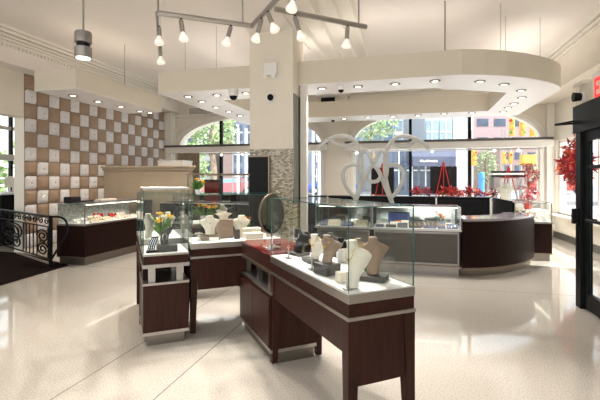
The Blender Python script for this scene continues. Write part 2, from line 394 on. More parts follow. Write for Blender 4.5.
# vestibule on the right: black-framed glass door in a black frame
v = MB().box(2.04, QR, 5.45, 5.62, 2.37, 2.62).box(2.02, 2.22, -3, 5.62, 2.37, 2.60).box(1.97, QR, 5.40, 5.68, 2.60, 2.64)
v.box(2.02, 2.22, -3, 1.0, 0, 2.37)
struct('wall_entrance', v, 'wall')
hd = tag(MB().box(1.96, 2.06, 1.0, 5.66, 2.05, 2.37).build('door_1', 'blackm', rz=BR, bevel=.004), kind='structure')
MB().box(1.97, 2.09, 5.46, 5.60, 0, 2.13).build('door_post', 'blackm', hd, bevel=.004)
MB().box(1.97, 2.09, 3.55, 3.63, 0, 2.13).build('door_post', 'blackm', hd)
dr = MB().box(2.01, 2.06, 3.65, 3.74, .02, 2.12).box(2.01, 2.06, 5.36, 5.45, .02, 2.12).box(2.01, 2.06, 3.74, 5.36, .02, .20).box(2.01, 2.06, 3.74, 5.36, 1.94, 2.12).box(2.01, 2.06, 3.74, 5.36, 1.62, 1.66).build('door_frame', 'blackm', hd)
MB().pane(2.03, 2.04, 3.74, 5.36, .20, 1.94, 'x').build('door_glass', ['pane', 'edge'], hd)
MB().tube([(1.94, 3.95, 1.05), (1.94, 5.2, 1.05)], .018).box(1.94, 2.01, 4.0, 4.03, 1.03, 1.07).box(1.94, 2.01, 5.12, 5.15, 1.03, 1.07).build('push_bar', 'blackm', dr)
MB().box(1.91, 1.97, 5.50, 5.56, .98, 1.16).build('lock_box', 'blackm', hd, bevel=.004)
MB().pane(2.03, 2.04, 1.0, 3.55, .1, 2.05, 'x').build('side_glass', ['pane', 'edge'], hd)
# door closer arm
MB().tube([(1.97, 5.62, 2.20), (1.78, 5.70, 2.17), (1.76, 5.62, 2.16), (2.0, 5.5, 2.16)], .012).build('closer_arm', 'blackm', hd)

# suspended soffit above the counters (ring) ---------------------------------
CURVE = [(.84, 6.74), (1.18, 6.84), (1.52, 6.99), (1.84, 7.20), (2.14, 7.46), (2.40, 7.74), (2.57, 8.00), (2.68, 8.26)]
outer = [(-4.46, 6.84), (-2, 6.80)] + CURVE + [(2.70, 11.35)]
inner = [(-3.55, 7.72), (-2, 7.68), (.45, 7.59)] + [(.45+1.37*t, 7.59+.74*t) for t in (.14, .28, .43, .57, .71, .86, 1.0)] + [(1.88, 10.45)]
n_ = len(outer); assert n_ == len(inner)
inner2 = inner
lp_ = [(-4.46, 6.84), (-3.55, 7.72), (-3.55, 10.45), (-4.46, 11.35)]; bp_ = [(-4.46, 11.35), (-3.55, 10.45), (1.88, 10.45), (2.70, 11.35)]
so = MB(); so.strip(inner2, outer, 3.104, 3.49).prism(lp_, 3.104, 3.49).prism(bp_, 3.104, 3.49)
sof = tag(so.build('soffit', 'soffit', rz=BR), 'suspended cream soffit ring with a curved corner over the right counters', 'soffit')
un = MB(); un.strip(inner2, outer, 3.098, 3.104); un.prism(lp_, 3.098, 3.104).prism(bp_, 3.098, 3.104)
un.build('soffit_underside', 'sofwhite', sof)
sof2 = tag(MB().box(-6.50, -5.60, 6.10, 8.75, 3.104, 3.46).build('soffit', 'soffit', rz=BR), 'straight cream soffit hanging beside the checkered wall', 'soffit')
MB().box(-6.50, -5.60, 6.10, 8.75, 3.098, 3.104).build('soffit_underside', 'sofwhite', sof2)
# ---------------------------------------------------------------- checkered padded wall panelling
def panelling():
    T = .30; mb = MB(); x = QW+.012
    pb = []
    for i in range(17):
        for j in range(12):
            p0 = 6.885+i*T; z0 = 3.68-(j+1)*T; white = (i+j) % 2 == 1; g = .012
            n = 6; vs_ = []; fs = []
            for a in range(n+1):
                for c in range(n+1):
                    u = a/n; v = c/n; e = min(u, 1-u, v, 1-v)*T
                    d = (.042*(1-math.exp(-e/.022)))
                    rr = math.hypot(u-.5, v-.5)
                    if white and rr < .25: d -= .016*math.exp(-(rr/.10)**2)
                    vs_.append((x+d, p0+g+u*(T-2*g), z0+g+v*(T-2*g)))
            for a in range(n):
                for c in range(n): k = a*(n+1)+c; fs.append((k, k+n+1, k+n+2, k+1))
            mb.add(vs_, fs, 1 if white else 0)
            if white: pb.append((p0+T/2, z0+T/2))
    root = thing('padded_wall_panelling', 'checkered taupe and white padded square panelling covering the left wall', 'wall panelling', (0, 0, 0), BR)
    mb.build('padded_squares', ['pad_taupe', 'pad_white'], root, smooth=True)
    MB().box(QW-.001, QW+.012, 6.885, 6.885+17*T, .08, 3.68).build('backing_board', 'bronze', root)
    bt = MB()
    for p, z in pb: bt.ball((x+.026, p, z), .016, 6)
    tag(bt.build('tuft_buttons', 'chrome', root, smooth=True), kind='stuff')
M['pad_taupe'] = mat('pad_taupe', (.33, .23, .155), .42, noise=.03)
M['pad_white'] = mat('pad_white', (.70, .675, .68), .36, noise=.01)
panelling()
# ---------------------------------------------------------------- downlights
def spot(name, parent, loc, energy, size, target=None, color=NEUT, radius=.04, blend=.6):
    l = bpy.data.lights.new(name, 'SPOT'); o = bpy.data.objects.new(name, l); C.objects.link(o)
    o.parent = parent; o.location = loc; l.energy = energy*SPOT; l.spot_size = math.radians(size); l.spot_blend = blend
    l.color = color; l.shadow_soft_size = radius
    if target is not None: o.rotation_euler = (Vector(target)-Vector(loc)).to_track_quat('-Z', 'Y').to_euler()
    return o
def downlight_proto():
    r = thing('downlight', 'x', 'downlight', (0, 0, -50))
    MB().lathe([(.052, -.012), (.085, -.014), (.088, 0), (.052, 0)], n=24).build('trim_ring', 'bronze', r, smooth=True)
    MB().lathe([(.010, -.016), (.050, -.012), (.050, -.002), (.010, -.002)], n=20).build('lens', 'lens', r, smooth=True)
    return r
dl = downlight_proto(); first = True
FR = [(322,89),(358,87),(395,84.5),(435,81.5)]
CU = [(480,82),(504,85),(521,91)]
RT = [(522,98),(514,104),(508,108),(503,112)]
BK = [(344,119),(368,117.5),(393,116.5),(418,115.5),(444,114),(472,113)]
LF = [(188,97),(217,95.5),(246,93.5)]
LD = [(202,102),(216,107.5),(229,112),(240,116)]
LS = [(73,96),(98,102),(121,107),(140,111.5),(150,113)]
def row(pts, group, label, en, col, pos=None):
    global first
    for i, (px, py) in enumerate(pts):
        c = at(px, py, 3.085); c.z = 3.098
        lab = label.replace('#', ('nearest the camera', 'second from the camera', 'third from the camera', 'fourth from the camera', 'fifth from the camera', 'farthest from the camera')[i] if pos is None else pos[i])
        if first: dl.location = c; dl['label'] = lab; dl['group'] = group; r = dl; first = False
        else:
            r = dup(dl, c, 0, lab, group)
            for ch in list(r.children):
                if ch.type == 'LIGHT': bpy.data.objects.remove(ch)
        if en: spot('lamp', r, (0, 0, -.03), en, 130, color=col)
LR = ['leftmost', 'second from the left', 'third from the left', 'fourth from the left', 'fifth from the left', 'rightmost']
row(LS, 'downlights in the straight left soffit', 'round downlight in the soffit beside the checkered wall, #', 24, WARM)
row(LF, 'downlights in the left arm of the ring soffit', 'round downlight in the ring soffit left of the column, front row, #', 45, NEUT, LR)
row(LD, 'downlights in the left arm of the ring soffit', 'round downlight in the receding left arm of the ring soffit, #', 45, NEUT)
row(FR, 'downlights in the front of the ring soffit', 'round downlight in the front straight run of the ring soffit, #', 45, NEUT, LR)
row(CU, 'downlights in the curved corner of the soffit', 'round downlight in the curved corner of the ring soffit, #', 45, NEUT, LR)
row(RT, 'downlights in the right arm of the ring soffit', 'round downlight in the receding right arm of the ring soffit, #', 40, NEUT)
row(BK, 'downlights in the back run of the soffit', 'small round downlight in the far run of the ring soffit, #', 25, NEUT, LR)
# unseen area lamps added above the soffits to brighten the ceiling
def add_uplight(q, p, z, wx, wy, en, col=NEUT):
    l = bpy.data.lights.new('added_uplight', 'AREA'); l.shape = 'RECTANGLE'; l.size = wx; l.size_y = wy; l.energy = en; l.color = col
    o = bpy.data.objects.new('added_uplight', l); C.objects.link(o); o.location = b(q, p, z); o.rotation_euler = (math.pi, 0, -BR); o.rotation_euler = (math.pi, 0, BR)
add_uplight(-6.05, 7.4, 3.50, .5, 2.4, 4, WARM)
add_uplight(-4.0, 8.7, 3.53, .5, 3.2, 6)
add_uplight(-1.0, 7.3, 3.53, 4.5, .4, 9)
add_uplight(2.2, 9.6, 3.53, .5, 2.4, 9)
# dome cameras under the soffit
def dome(px, py, lab, size=1):
    c = at(px, py-3, 3.098); c.z = 3.098
    r = thing('dome_camera', lab, 'security camera', c, 0, 'dome cameras')
    MB().lathe([(.055*size, 0), (.06*size, -.02), (.06*size, -.07*size), (.05*size, -.085*size)], n=20).build('housing', 'whitepl', r, smooth=True)
    MB().ball((0, 0, -.085*size), .048*size, 12).build('dome', 'screen', r, smooth=True)
dome(233.5, 92, 'white dome camera with dark bubble under the soffit left of the column', 1.5)
dome(341, 88, 'white dome camera with dark bubble under the front soffit right of the column')
dome(333, 120, 'small dark dome camera under the far run of the ring soffit')
# column fixtures
e = thing('emergency_light', 'white two-headed emergency light high on the column', 'emergency light', b(-2.13, 6.48, 3.20), BR)
MB().box(-.11, .11, -.06, 0, 0, .20).build('casing', 'whitepl', e, bevel=.01)
for x in (-.07, .07): MB().cyl((x, -.04, -.02), (x, -.10, -.03), .028, .034).build('lamp_head', 'whitepl', e, smooth=True)
e = thing('column_camera', 'round white wall camera with black lens on the column', 'security camera', b(-2.13, 6.48, 2.84), BR)
MB().cyl((0, 0, 0), (0, -.03, 0), .085, .075, 24).build('mount', 'whitepl', e, smooth=True)
MB().ball((0, -.035, 0), .055, 12).build('lens', 'screen', e, smooth=True)
# emergency lamp + EXIT sign above the entrance
e = thing('emergency_light', 'small black emergency lamp head above the black entrance frame', 'emergency light', b(2.02, 5.53, 2.47), BR)
MB().box(-.02, 0, -.05, .05, -.05, .05).build('mount', 'whitepl', e, bevel=.005)
MB().cyl((-.02, 0, 0), (-.10, .0, 0), .045, .055).build('lamp_head', 'blackm', e, smooth=True)
q, z = 2.04, 2.40
e = thing('exit_sign', 'grey EXIT sign with red letters above the entrance door', 'exit sign', b(2.02, 4.78, 2.56), BR)
MB().box(-.05, .0, -.36, .36, -.25, .08).build('sign_case', 'whitepl', e, bevel=.005)
def letters(word, x0, h, wd, gap):     # block letters in (x, z), returned as rectangles
    G = {'E': [(0,0,.22,1),(0,0,1,.18),(0,.41,.8,.59),(0,.82,1,1)], 'I': [(.38,0,.62,1)], 'T': [(.39,0,.61,1),(0,.82,1,1)]}
    out = []
    for i, ch in enumerate(word):
        for a in G.get(ch, []): out.append((x0+i*(wd+gap)+a[0]*wd, x0+i*(wd+gap)+a[2]*wd, a[1]*h, a[3]*h))
    return out
lt = MB()
# the word runs from the far end (left for the viewer) to the near end
for a, c, z0, z1 in letters('E IT', -.30, .22, .12, .035): lt.box(-.056, -.050, -c, -a, z0-.20, z1-.20)
xo = -.30+.155
for sgn in (1, -1):
    lt.add([(-.056, -(xo+(0 if sgn > 0 else .12)), -.20), (-.056, -(xo+(.028 if sgn > 0 else .092)), -.20), (-.056, -(xo+(.12 if sgn > 0 else 0)), .02), (-.056, -(xo+(.092 if sgn > 0 else .028)), .02)], [(0,1,2,3)])
lt.build('letters', 'exitred', e)
# vent on the pier
e = thing('wall_vent', 'black slatted vent high on the pier between the windows', 'vent', b(*[qp(328, 99.5, PW-.14)[0], PW-.14], qp(328, 99.5, PW-.14)[1]), BR)
MB().box(-.21, .21, -.02, 0, -.12, .12).build('frame', 'blackm', e)
sl = MB()
for i in range(7): sl.box(-.19, .19, -.03, -.02, -.10+i*.03, -.085+i*.03)
sl.build('slats', 'screen', e)
e = thing('wall_vent', 'white air grille on the cornice above the left corner of the room', 'vent', b(-6.35, PW-.06, 3.72), BR)
MB().box(-.5, .5, -.03, 0, -.12, .12).build('frame', 'trim', e)
sl = MB()
for i in range(5): sl.box(-.46, .46, -.04, -.03, -.095+i*.04, -.08+i*.04)
sl.build('slats', 'steel', e)
# hanging wires and rods
def rod(px, py, p=None, z0=3.46, r=.006, lab='', zt=CZ):
    c = at(px, py, z0)
    return tag(MB().cyl((0, 0, 0), (0, 0, zt-z0), r, n=8).build('suspension_rod', 'nickel', loc=c), lab, 'suspension rod', 'thin rods hanging the soffits')
c = b(-5.75, 7.6, 3.46); tag(MB().cyl((0,0,0), (0,0,.89), .008, n=8).build('suspension_rod', 'nickel', loc=c), 'thin rod holding the soffit beside the checkered wall', 'suspension rod', 'thin rods hanging the soffits')
for q_, p_, lab, r_ in ((.62, 7.0, 'thick rod above the corner of the ring soffit', .014), (1.5, 7.3, 'thin rod left of centre above the curved soffit', .004), (1.7, 7.9, 'thin rod at the middle of the curved soffit', .004), (2.3, 8.1, 'thin rod near the right end of the curved soffit', .004), (-4.1, 7.2, 'thin rod above the left end of the ring soffit', .005), (-3.4, 7.1, 'second thin rod above the left arm of the ring soffit', .004)):
    tag(MB().cyl((0,0,0), (0,0,CZ-3.49), r_, n=8).build('suspension_rod', 'nickel', loc=b(q_, p_, 3.49)), lab, 'suspension rod', 'thin rods hanging the soffits')
# pendant
e = thing('pendant_light', 'silver two-part cylinder pendant light hanging at upper left', 'pendant light', deep(83.3, 46, 4.0))
M['nickel2'] = mat('satin_nickel', (.30, .285, .27), .42, .7, noise=.03)
MB().lathe([(.045, .022), (.076, .03), (.076, .125), (.070, .135), (.02, .137)], n=28).build('upper_shade', 'nickel2', e, smooth=True)
MB().lathe([(.060, -.02), (.060, .03)], n=24).build('gap_ring', 'blackm', e, smooth=True)
MB().lathe([(.076, -.115), (.076, -.015), (.05, -.012)], n=28).build('lower_shade', 'nickel2', e, smooth=True)
MB().lathe([(.064, -.121), (.064, -.116)], n=24).build('lens', 'lens', e, smooth=True)
MB().cyl((0, 0, .137), (0, 0, CZ-e.location.z), .009, n=8).build('stem', 'nickel2', e)
spot('lamp', e, (0, 0, -.14), 60, 110, color=WARM)
# track lighting
TZ = 3.45
tp = lambda x, y: at(x, y, TZ)
TR = thing('lighting_track', 'branching silver ceiling track hung over the showcases', 'lighting track', (0, 0, 0))
A_, B_, E_ = tp(158, 13), tp(252, 26), tp(366, 27)
Cc = B_+(tp(278, -2)-B_)*1.55; Dd = tp(275, 9); K_ = tp(160, 44)
for a, c in ((A_, B_), (B_, Cc), (Dd, E_), (A_, K_)):
    MB().tube([a, c], .031, 12).build('track_bar', 'nickel', TR, smooth=True)
for px in (242, 358):
    pt = A_+(B_-A_)*((px-158)/94) if px < 252 else Dd+(E_-Dd)*((px-275)/91)
    MB().cyl(pt, (pt.x, pt.y, CZ-.004), .010, n=8).build('drop_rod', 'nickel', TR)
MB().cyl(A_, (A_.x, A_.y, CZ-.004), .012, n=8).build('drop_rod', 'nickel', TR)
def head(base, bx, by, lab, up=0, en=90, target=None):
    bulb = deep(bx, by, base.y-.03)
    r = thing('track_spotlight', lab, 'spotlight', base, 0, 'track spotlights')
    d = bulb-base; L = d.length; d.normalize()
    n0 = Vector((0, 0, -.05)); e0 = n0+(d*L-n0)*.62
    MB().tube([(0, 0, -.02), n0], .014, 8).build('mount', 'blackm', r)
    dd = (d*L-n0).normalized()
    MB().tube([n0, e0], .027, 14).build('barrel', 'nickel', r, smooth=True)
    k = n0+(d*L-n0)*.62
    MB().tube([k, k+dd*.02, k+dd*.05, k+dd*.085, k+dd*.10], [.024, .027, .046, .058, .050], 18).build('bulb', 'bulb', r, smooth=True)
    tgt = k+dd*.11 + (Vector(target)-bulb).normalized() if target else k+dd
    spot('lamp', r, k+dd*.13, en, 75, target=tgt if not target else (k+dd*.13)+(Vector(target)-bulb), color=NEUT, radius=.03)
on = lambda a, c, t: a+(c-a)*t
head(on(A_, B_, .23), 184, 40, 'track spotlight second from the left on the left bar', target=s(-.8, 2.2, .85))
head(on(A_, B_, .76), 226, 44, 'track spotlight near the middle of the left bar', target=s(-.1, 2.3, .85))
head(on(A_, K_, .3), 159, 42, 'upper spotlight of the two at the far left end of the track', target=s(-.9, 2.8, .85))
head(on(A_, K_, .98), 161, 63, 'lower spotlight of the two at the far left end of the track', target=b(-3, 6, .5))
head(on(B_, Cc, .26), 255, 42, 'track spotlight just right of the bend, left edge of the column', target=s(.2, 1.8, .85))
head(on(B_, Cc, .42), 275, 30, 'larger track spotlight in front of the column top', target=s(.2, .9, .88))
head(on(B_, Cc, .98), 291, 12, 'nearest track spotlight, at the top edge of the photo', target=s(.2, .3, .88))
head(on(Dd, E_, .20), 302, 40, 'track spotlight right of the column on the right bar', target=s(.2, .6, .88))
head(on(Dd, E_, .78), 346, 47, 'rightmost track spotlight near the end of the right bar', target=s(.25, .2, .88))
# small spots below the transom ledges
for px, wi in ((194, 0), (222, 0), (243, 0), (357, 1), (432, 1), (494, 1), (518, 1)):
    q, z = qp(px, 150, PW-.20)
    r = thing('window_spotlight', 'small white spotlight under the window beam, ' + {194: 'in front of the curtain', 222: 'at the left mullion', 243: 'left of the column', 357: 'beside the pier', 432: 'above the framed black board', 494: 'left of the hanging traffic signals', 518: 'nearest the right corner'}[px], 'spotlight', b(q, PW-.20, 2.36), BR, 'window spotlights')
    MB().cyl((0, 0, 0), (0, 0, -.05), .012, n=8).build('mount', 'whitepl', r)
    MB().tube([(0, .03, -.04), (0, -.05, -.09)], [.03, .045], 12).build('lamp_head', 'whitepl', r, smooth=True)
    MB().tube([(0, -.051, -.0905), (0, -.056, -.094)], [.04, .038], 12).build('lens', 'lens', r)
# ---------------------------------------------------------------- foreground showcases
DK = .88; GT = 1.345
def glass_box(root, x0, x1, y0, y1, z0, z1, cap=False, t=.006, capm='metal'):
    MB().pane(x0, x1, y0, y0+t, z0, z1, 'y').build('glass_pane', ['clear', 'edge'], root)
    MB().pane(x0, x1, y1-t, y1, z0, z1, 'y').build('glass_pane', ['clear', 'edge'], root)
    MB().pane(x0, x0+t, y0+t, y1-t, z0, z1, 'x').build('glass_pane', ['clear', 'edge'], root)
    MB().pane(x1-t, x1, y0+t, y1-t, z0, z1, 'x').build('glass_pane', ['clear', 'edge'], root)
    if cap:
        f = MB(); w = .05
        f.box(x0-.004, x1+.004, y0-.004, y0+w, z1, z1+.022).box(x0-.004, x1+.004, y1-w, y1+.004, z1, z1+.022).box(x0-.004, x0+w, y0+w, y1-w, z1, z1+.022).box(x1-w, x1+.004, y0+w, y1-w, z1, z1+.022)
        f.build('top_frame', capm, root, bevel=.003)
        MB().pane(x0+w, x1-w, y0+w, y1-w, z1+.006, z1+.014, 'z').build('glass_top', ['clear', 'edge'], root)
    else: MB().pane(x0, x1, y0, y1, z1, z1+t, 'z').build('glass_top', ['clear', 'edge'], root)
def case(label, v0, v1, u0, u1, legs=True, apron=(.54, .365), cap=False, base=None, dk=DK, top=GT, parts=()):
    r = thing('jewellery_showcase', label, 'showcase', s(v0, u0), SR, 'dark wood island showcases')
    w, d = v1-v0, u1-u0
    MB().box(.004, w-.004, .004, d-.004, dk-.004, dk).build('deck', 'deck', r)
    MB().box(0, w, 0, d, dk-.056, dk-.004).build('deck_trim', 'metal', r, bevel=.002)
    MB().box(.004, w-.004, .004, d-.004, dk-.128, dk-.056).build('upper_band', 'wood', r)
    MB().box(-.004, w+.004, -.004, d+.004, dk-.148, dk-.128).build('metal_strip', 'metal', r)
    glass_box(r, .004, w-.004, .004, d-.004, dk, top, cap, capm='bronze')
    if legs:
        ap = MB(); h0, h1 = apron
        ap.box(.008, .026, .07, d-.07, h0, dk-.148).box(w-.026, w-.008, .07, d-.07, h0, dk-.148)
        ap.box(.07, w-.07, .010, .028, h1, dk-.148).box(.07, w-.07, d-.028, d-.010, h1, dk-.148)
        ap.box(.026, w-.026, .03, d-.03, dk-.17, dk-.148)
        ap.build('apron', 'wood', r)
        for x, y in ((0, 0), (w-.075, 0), (0, d-.08), (w-.075, d-.08)):
            l = MB(); ix = (0, .028) if x == 0 else (.028, 0); iy = (0, .03) if y == 0 else (.03, 0)
            l.taper(x, x+.075, y, y+.08, .012, dk-.148, *ix, *iy).build('leg', 'wood', r, bevel=.002)
            MB().cyl((x+.037, y+.04, 0), (x+.037, y+.04, .014), .018, n=12).build('foot', 'nickel', r)
    return r
def cabinet(r, x0, x1, y0, y1, z1, doors='x', kin=.02, nd=2):
    MB().box(x0+.02+kin, x1-.02-kin, y0+kin, y1-kin, 0, .095).build('kick_plate', 'kick', r)
    MB().box(x0, x1, y0, y1, .095, .122).build('base_strip', 'metal', r)
    MB().box(x0+.004, x1-.004, y0+.004, y1-.004, .122, z1-.02).build('cabinet_body', 'wood', r)
    MB().box(x0-.002, x1+.002, y0-.002, y1+.002, z1-.02, z1).build('top_strip', 'metal', r)
    if doors == 'x':
        L = (y1-y0-.04)/nd
        for i in range(nd):
            MB().box(x0-.012, x0+.004, y0+.02+i*L+.003, y0+.02+(i+1)*L-.003, .135, z1-.05).build('door', 'wood', r, bevel=.002)
F = case('nearest glass showcase, long dark wood table with white deck and necklace busts', 0, .446, 0, 1.262)
B = case('middle glass showcase facing the camera, between the small tower and the red counter', -.5, .44, 2.14, 2.62, apron=(.50, .425))
# front panel of B is deep: the leg hangs below
# tower A
A = thing('tower_showcase', 'small square tower showcase at left with grey stand and yellow flower', 'showcase', s(-.94, 2.007), SR)
aw, ad = .405, .56; adk = .828
MB().box(.004, aw-.004, .004, ad-.004, adk-.004, adk).build('deck', 'deck', A)
MB().box(0, aw, 0, ad, adk-.020, adk-.004).build('deck_trim', 'metal', A)
MB().box(.006, aw-.006, .006, ad-.006, adk-.095, adk-.020).build('upper_band', 'wood', A)
MB().box(-.003, aw+.003, -.003, ad+.003, adk-.128, adk-.095).build('metal_strip', 'metal', A, bevel=.002)
glass_box(A, .004, aw-.004, .004, ad-.004, adk, 1.405, cap=True)
for x, y in ((.05, .04), (aw-.11, .04), (.05, ad-.10), (aw-.11, ad-.10)):
    MB().box(x, x+.06, y, y+.06, .55, adk-.128).build('post', 'metal', A)
cabinet(A, 0, aw, 0, ad, .565, doors='')
MB().box(.01, .055, .16, .40, .45, .70).build('side_bracket', 'darkwood', A)
# red-topped counter M
Mc = thing('red_topped_counter', 'dark wood cabinet with glossy red stone top behind the nearest showcase', 'counter', s(0, 1.27), SR)
md = .865
MB().box(.0, .446, 0, md, .868, .885).build('stone_top', 'red', Mc, bevel=.002)
MB().box(.006, .44, 0, md, .752, .868).build('upper_band', 'wood', Mc)
MB().box(0, .446, 0, md, .722, .752).build('metal_strip', 'bronze', Mc)
for y in (.08, .40, .76): 
    MB().box(.03, .07, y, y+.05, .585, .722).build('post', 'metal', Mc)
    MB().box(.36, .40, y, y+.05, .585, .722).build('post', 'metal', Mc)
cabinet(Mc, -.012, .42, -.06, md-.01, .585, nd=2)
G = case('back glass showcase standing behind the small tower showcase', -.94, -.51, 2.62, 3.42)
T2 = case('tall glass showcase at the back of the island with cream frame', -.30, .44, 3.3, 3.75, cap=True, dk=.95, top=1.555, apron=(.5, .45))
tower_label = T2

# ---------------------------------------------------------------- counters with low glass tops
def low_case(label, q0, q1, p0, p1, group, rz=BR, faces='dark', right_post=True, loc=None, w=None, d=None, glassy=True):
    r = thing('display_counter', label, 'display counter', b(q0, p0) if loc is None else loc, rz, group)
    w = q1-q0 if w is None else w; d = p1-p0 if d is None else d
    MB().box(.03, w-.03, .03, d-.03, 0, .13).build('kick_plate', 'kick', r)
    MB().box(-.003, w+.003, -.003, d, .13, .15).build('base_strip', 'bronze', r)
    MB().box(0, w, 0, d, .15, .69).build('cabinet_body', 'darkwood', r)
    if faces == 'silver':
        MB().box(.05, w-.05, -.012, 0, .19, .65).build('front_panel', 'steel', r)
        fr = MB().box(.03, w-.03, -.018, 0, .16, .19).box(.03, w-.03, -.018, 0, .65, .68).box(.03, .05, -.018, 0, .19, .65).box(w-.05, w-.03, -.018, 0, .19, .65)
        fr.build('panel_frame', 'kick', r)
    MB().box(-.01, w+.01, -.02, d, .69, .72).build('deck_trim', 'metal', r)
    MB().box(.01, w-.01, 0, d-.01, .72, .724).build('deck', 'deck', r)
    if glassy:
        z0, z1, t = .724, 1.06, .007
        MB().pane(.0, w, .0, t, z0, z1, 'y').build('front_glass', ['clear', 'edge'], r)
        MB().pane(.0, t, t, d-.02, z0, z1, 'x').build('side_glass', ['clear', 'edge'], r)
        MB().pane(w-t, w, t, d-.02, z0, z1, 'x').build('side_glass', ['clear', 'edge'], r)
        MB().pane(.0, w, .03, d-.20, z1, z1+.01, 'z').build('glass_top', ['clear', 'edge'], r)
        MB().box(0, w, 0, .03, z1, z1+.014).build('top_rail', 'metal', r)
        MB().box(0, w, d-.20, d, z1, z1+.014).build('back_top', 'marble', r)
        MB().box(.02, w-.02, d-.02, d, .724, z1).build('back_panel', 'palemirror', r)
        for x in (0, w-.014): MB().box(x, x+.014, 0, .014, z0, z1).build('corner_post', 'metal', r)
        # warm LED strip lamp under the front rail
        MB().box(.05, w-.05, .010, .026, z1-.012, z1).build('led_strip', 'lens', r)
    return r
# left counter: long front to the right, short return facing the camera
Lc = low_case('low dark display counter with glass top in front of the checkered wall', 0, 0, 0, 0, 'low display counters with glass tops', rz=BR+math.pi/2, loc=b(-5.38, 6.06), w=1.98, d=.59)
LOW = 'low display counters with glass tops'
R1 = low_case('silver-fronted display counter at the right end of the straight run, before the curved counter', -.52, .84, 6.83, 7.45, LOW, faces='silver')
R1b = low_case('silver-fronted display counter behind the nearest showcase, left of its twin', -1.46, -.53, 6.83, 7.45, LOW, faces='silver')
R1c = low_case('dark display counter left of the column behind the island showcases', -4.42, -2.46, 6.83, 7.45, LOW)
R3 = low_case('small display counter with flowers inside, past the right end of the curved counter', 0, 0, 0, 0, LOW, rz=BR+math.pi/2, loc=b(2.60, 8.46), w=1.4, d=.62)
R2 = thing('curved_counter', 'curved dark wood counter with polished grey top and metal kick plate', 'counter', (0, 0, 0), BR)
oc = [(.86, 6.81), (1.16, 6.91), (1.45, 7.09), (1.72, 7.34), (1.94, 7.62), (2.11, 7.90), (2.22, 8.14), (2.28, 8.42)]
ic = [(.86, 7.42), (1.00, 7.45), (1.15, 7.52), (1.32, 7.64), (1.50, 7.80), (1.65, 7.99), (1.74, 8.20), (1.78, 8.42)]
def offs(pl, d, cx=-.2, cy=9.2): return [(x+(cx-x)/math.hypot(cx-x, cy-y)*d, y+(cy-y)/math.hypot(cx-x, cy-y)*d) for x, y in pl]
def fine(pl): return [(v.x, v.y) for v in smoothpath([(x, y, 0) for x, y in pl], 4)]
oc, ic = fine(oc), fine(ic)
MB().strip(offs(ic, -.06), offs(oc, .06), 0, .11).build('kick_plate', 'kick', R2, smooth=True)
MB().strip(ic, oc, .11, .135).build('base_strip', 'bronze', R2, smooth=True)
MB().strip(ic, oc, .135, .855).build('counter_body', 'darkwood', R2, smooth=True)
MB().strip(offs(ic, .02), offs(oc, -.03), .855, .895).build('counter_top', 'marble', R2, smooth=True)
# black back counters inside the ring
def back_unit(q0, q1, lab):
    r = thing('back_counter', lab, 'counter', b(q0, 10.0), BR, 'black back counters inside the ring')
    w = q1-q0
    MB().box(0, w, 0, .45, 0, 1.085).build('cabinet_body', 'blackm', r)
    MB().box(-.005, w+.005, -.02, .46, 1.085, 1.10).build('counter_top', 'screen', r)
    n = max(1, round(w/1.2))
    for i in range(n): MB().box(i*w/n+.02, (i+1)*w/n-.02, -.012, 0, .12, 1.02).build('door', 'blackm', r, bevel=.003)
    MB().box(w-.03, w-.002, -.016, -.001, .0, 1.09).build('end_trim', 'whitepl', r)
back_unit(-4.4, -1.82, 'black back counter at the left side of the ring')
back_unit(-1.81, .71, 'black back counter below the scroll screen')
back_unit(.72, 1.86, 'black back counter below the right window, beside the corner')
sb = tag(MB().box(1.88, 1.94, 8.45, 9.98, 0, 1.10).build('side_board', 'blackm', rz=BR), 'black side board receding behind the curved counter', 'partition')
# partition with cornice, low box beyond
pt = thing('divider_wall', 'low taupe divider wall with a cornice behind the left counter', 'partition', b(-6.68, 8.10), BR)
MB().box(0, 2.16, 0, .16, 0, 1.70).build('panel', 'taupe', pt)
MB().box(-.05, 2.21, -.05, .21, 1.76, 1.80).box(-.025, 2.185, -.025, .185, 1.70, 1.76).build('cornice', 'taupe', pt, bevel=.006)
q0, z1 = qp(158, 160.5, 10.0); q1, _ = qp(183, 160.5, 10.0)
bx = thing('cabinet', 'cream cabinet showing above the taupe divider wall', 'cabinet', b(q0, 10.0), BR)
MB().box(0, q1-q0, 0, .5, 0, z1-.03).build('cabinet_body', 'trim', bx)
MB().box(-.01, q1-q0+.01, -.01, .51, z1-.03, z1).build('cabinet_top', 'whitepl', bx)
# red swivel chair
q0, _ = qp(212, 190, 8.9)
ch = thing('swivel_chair', 'dark red high-backed chair seen in front of the left window', 'chair', b(q0, 8.9), BR)
MB().box(-.19, .19, -.03, .03, .62, 1.45).build('backrest', 'redseat', ch, bevel=.02)
MB().box(-.20, .20, -.02, .04, 1.45, 1.50).box(.19, .22, -.02, .04, .62, 1.50).build('back_frame', 'blackm', ch)
MB().box(-.23, .23, .02, .46, .52, .60).build('seat', 'redseat', ch, bevel=.02)
MB().cyl((0, .22, .06), (0, .22, .52), .03).build('post', 'chrome', ch)
st = MB()
for k in range(5): st.tube([(0, .22, .07), (.28*math.cos(k*1.257), .22+.28*math.sin(k*1.257), .03)], .018)
st.build('base', 'blackm', ch)
# screen on the column
sc = thing('wall_screen', 'large black screen leaning before the mosaic column', 'screen', b(-2.50, 6.42), BR)
MB().box(.0, .34, 0, .05, .9, 1.87).build('panel', 'screen', sc)
MB().box(.34, .36, 0, .05, .9, 1.88).box(0, .36, 0, .05, 1.87, 1.89).build('frame', 'bronze', sc)
MB().box(.02, .34, .0, .05, 0, .9).build('stand', 'blackm', sc)
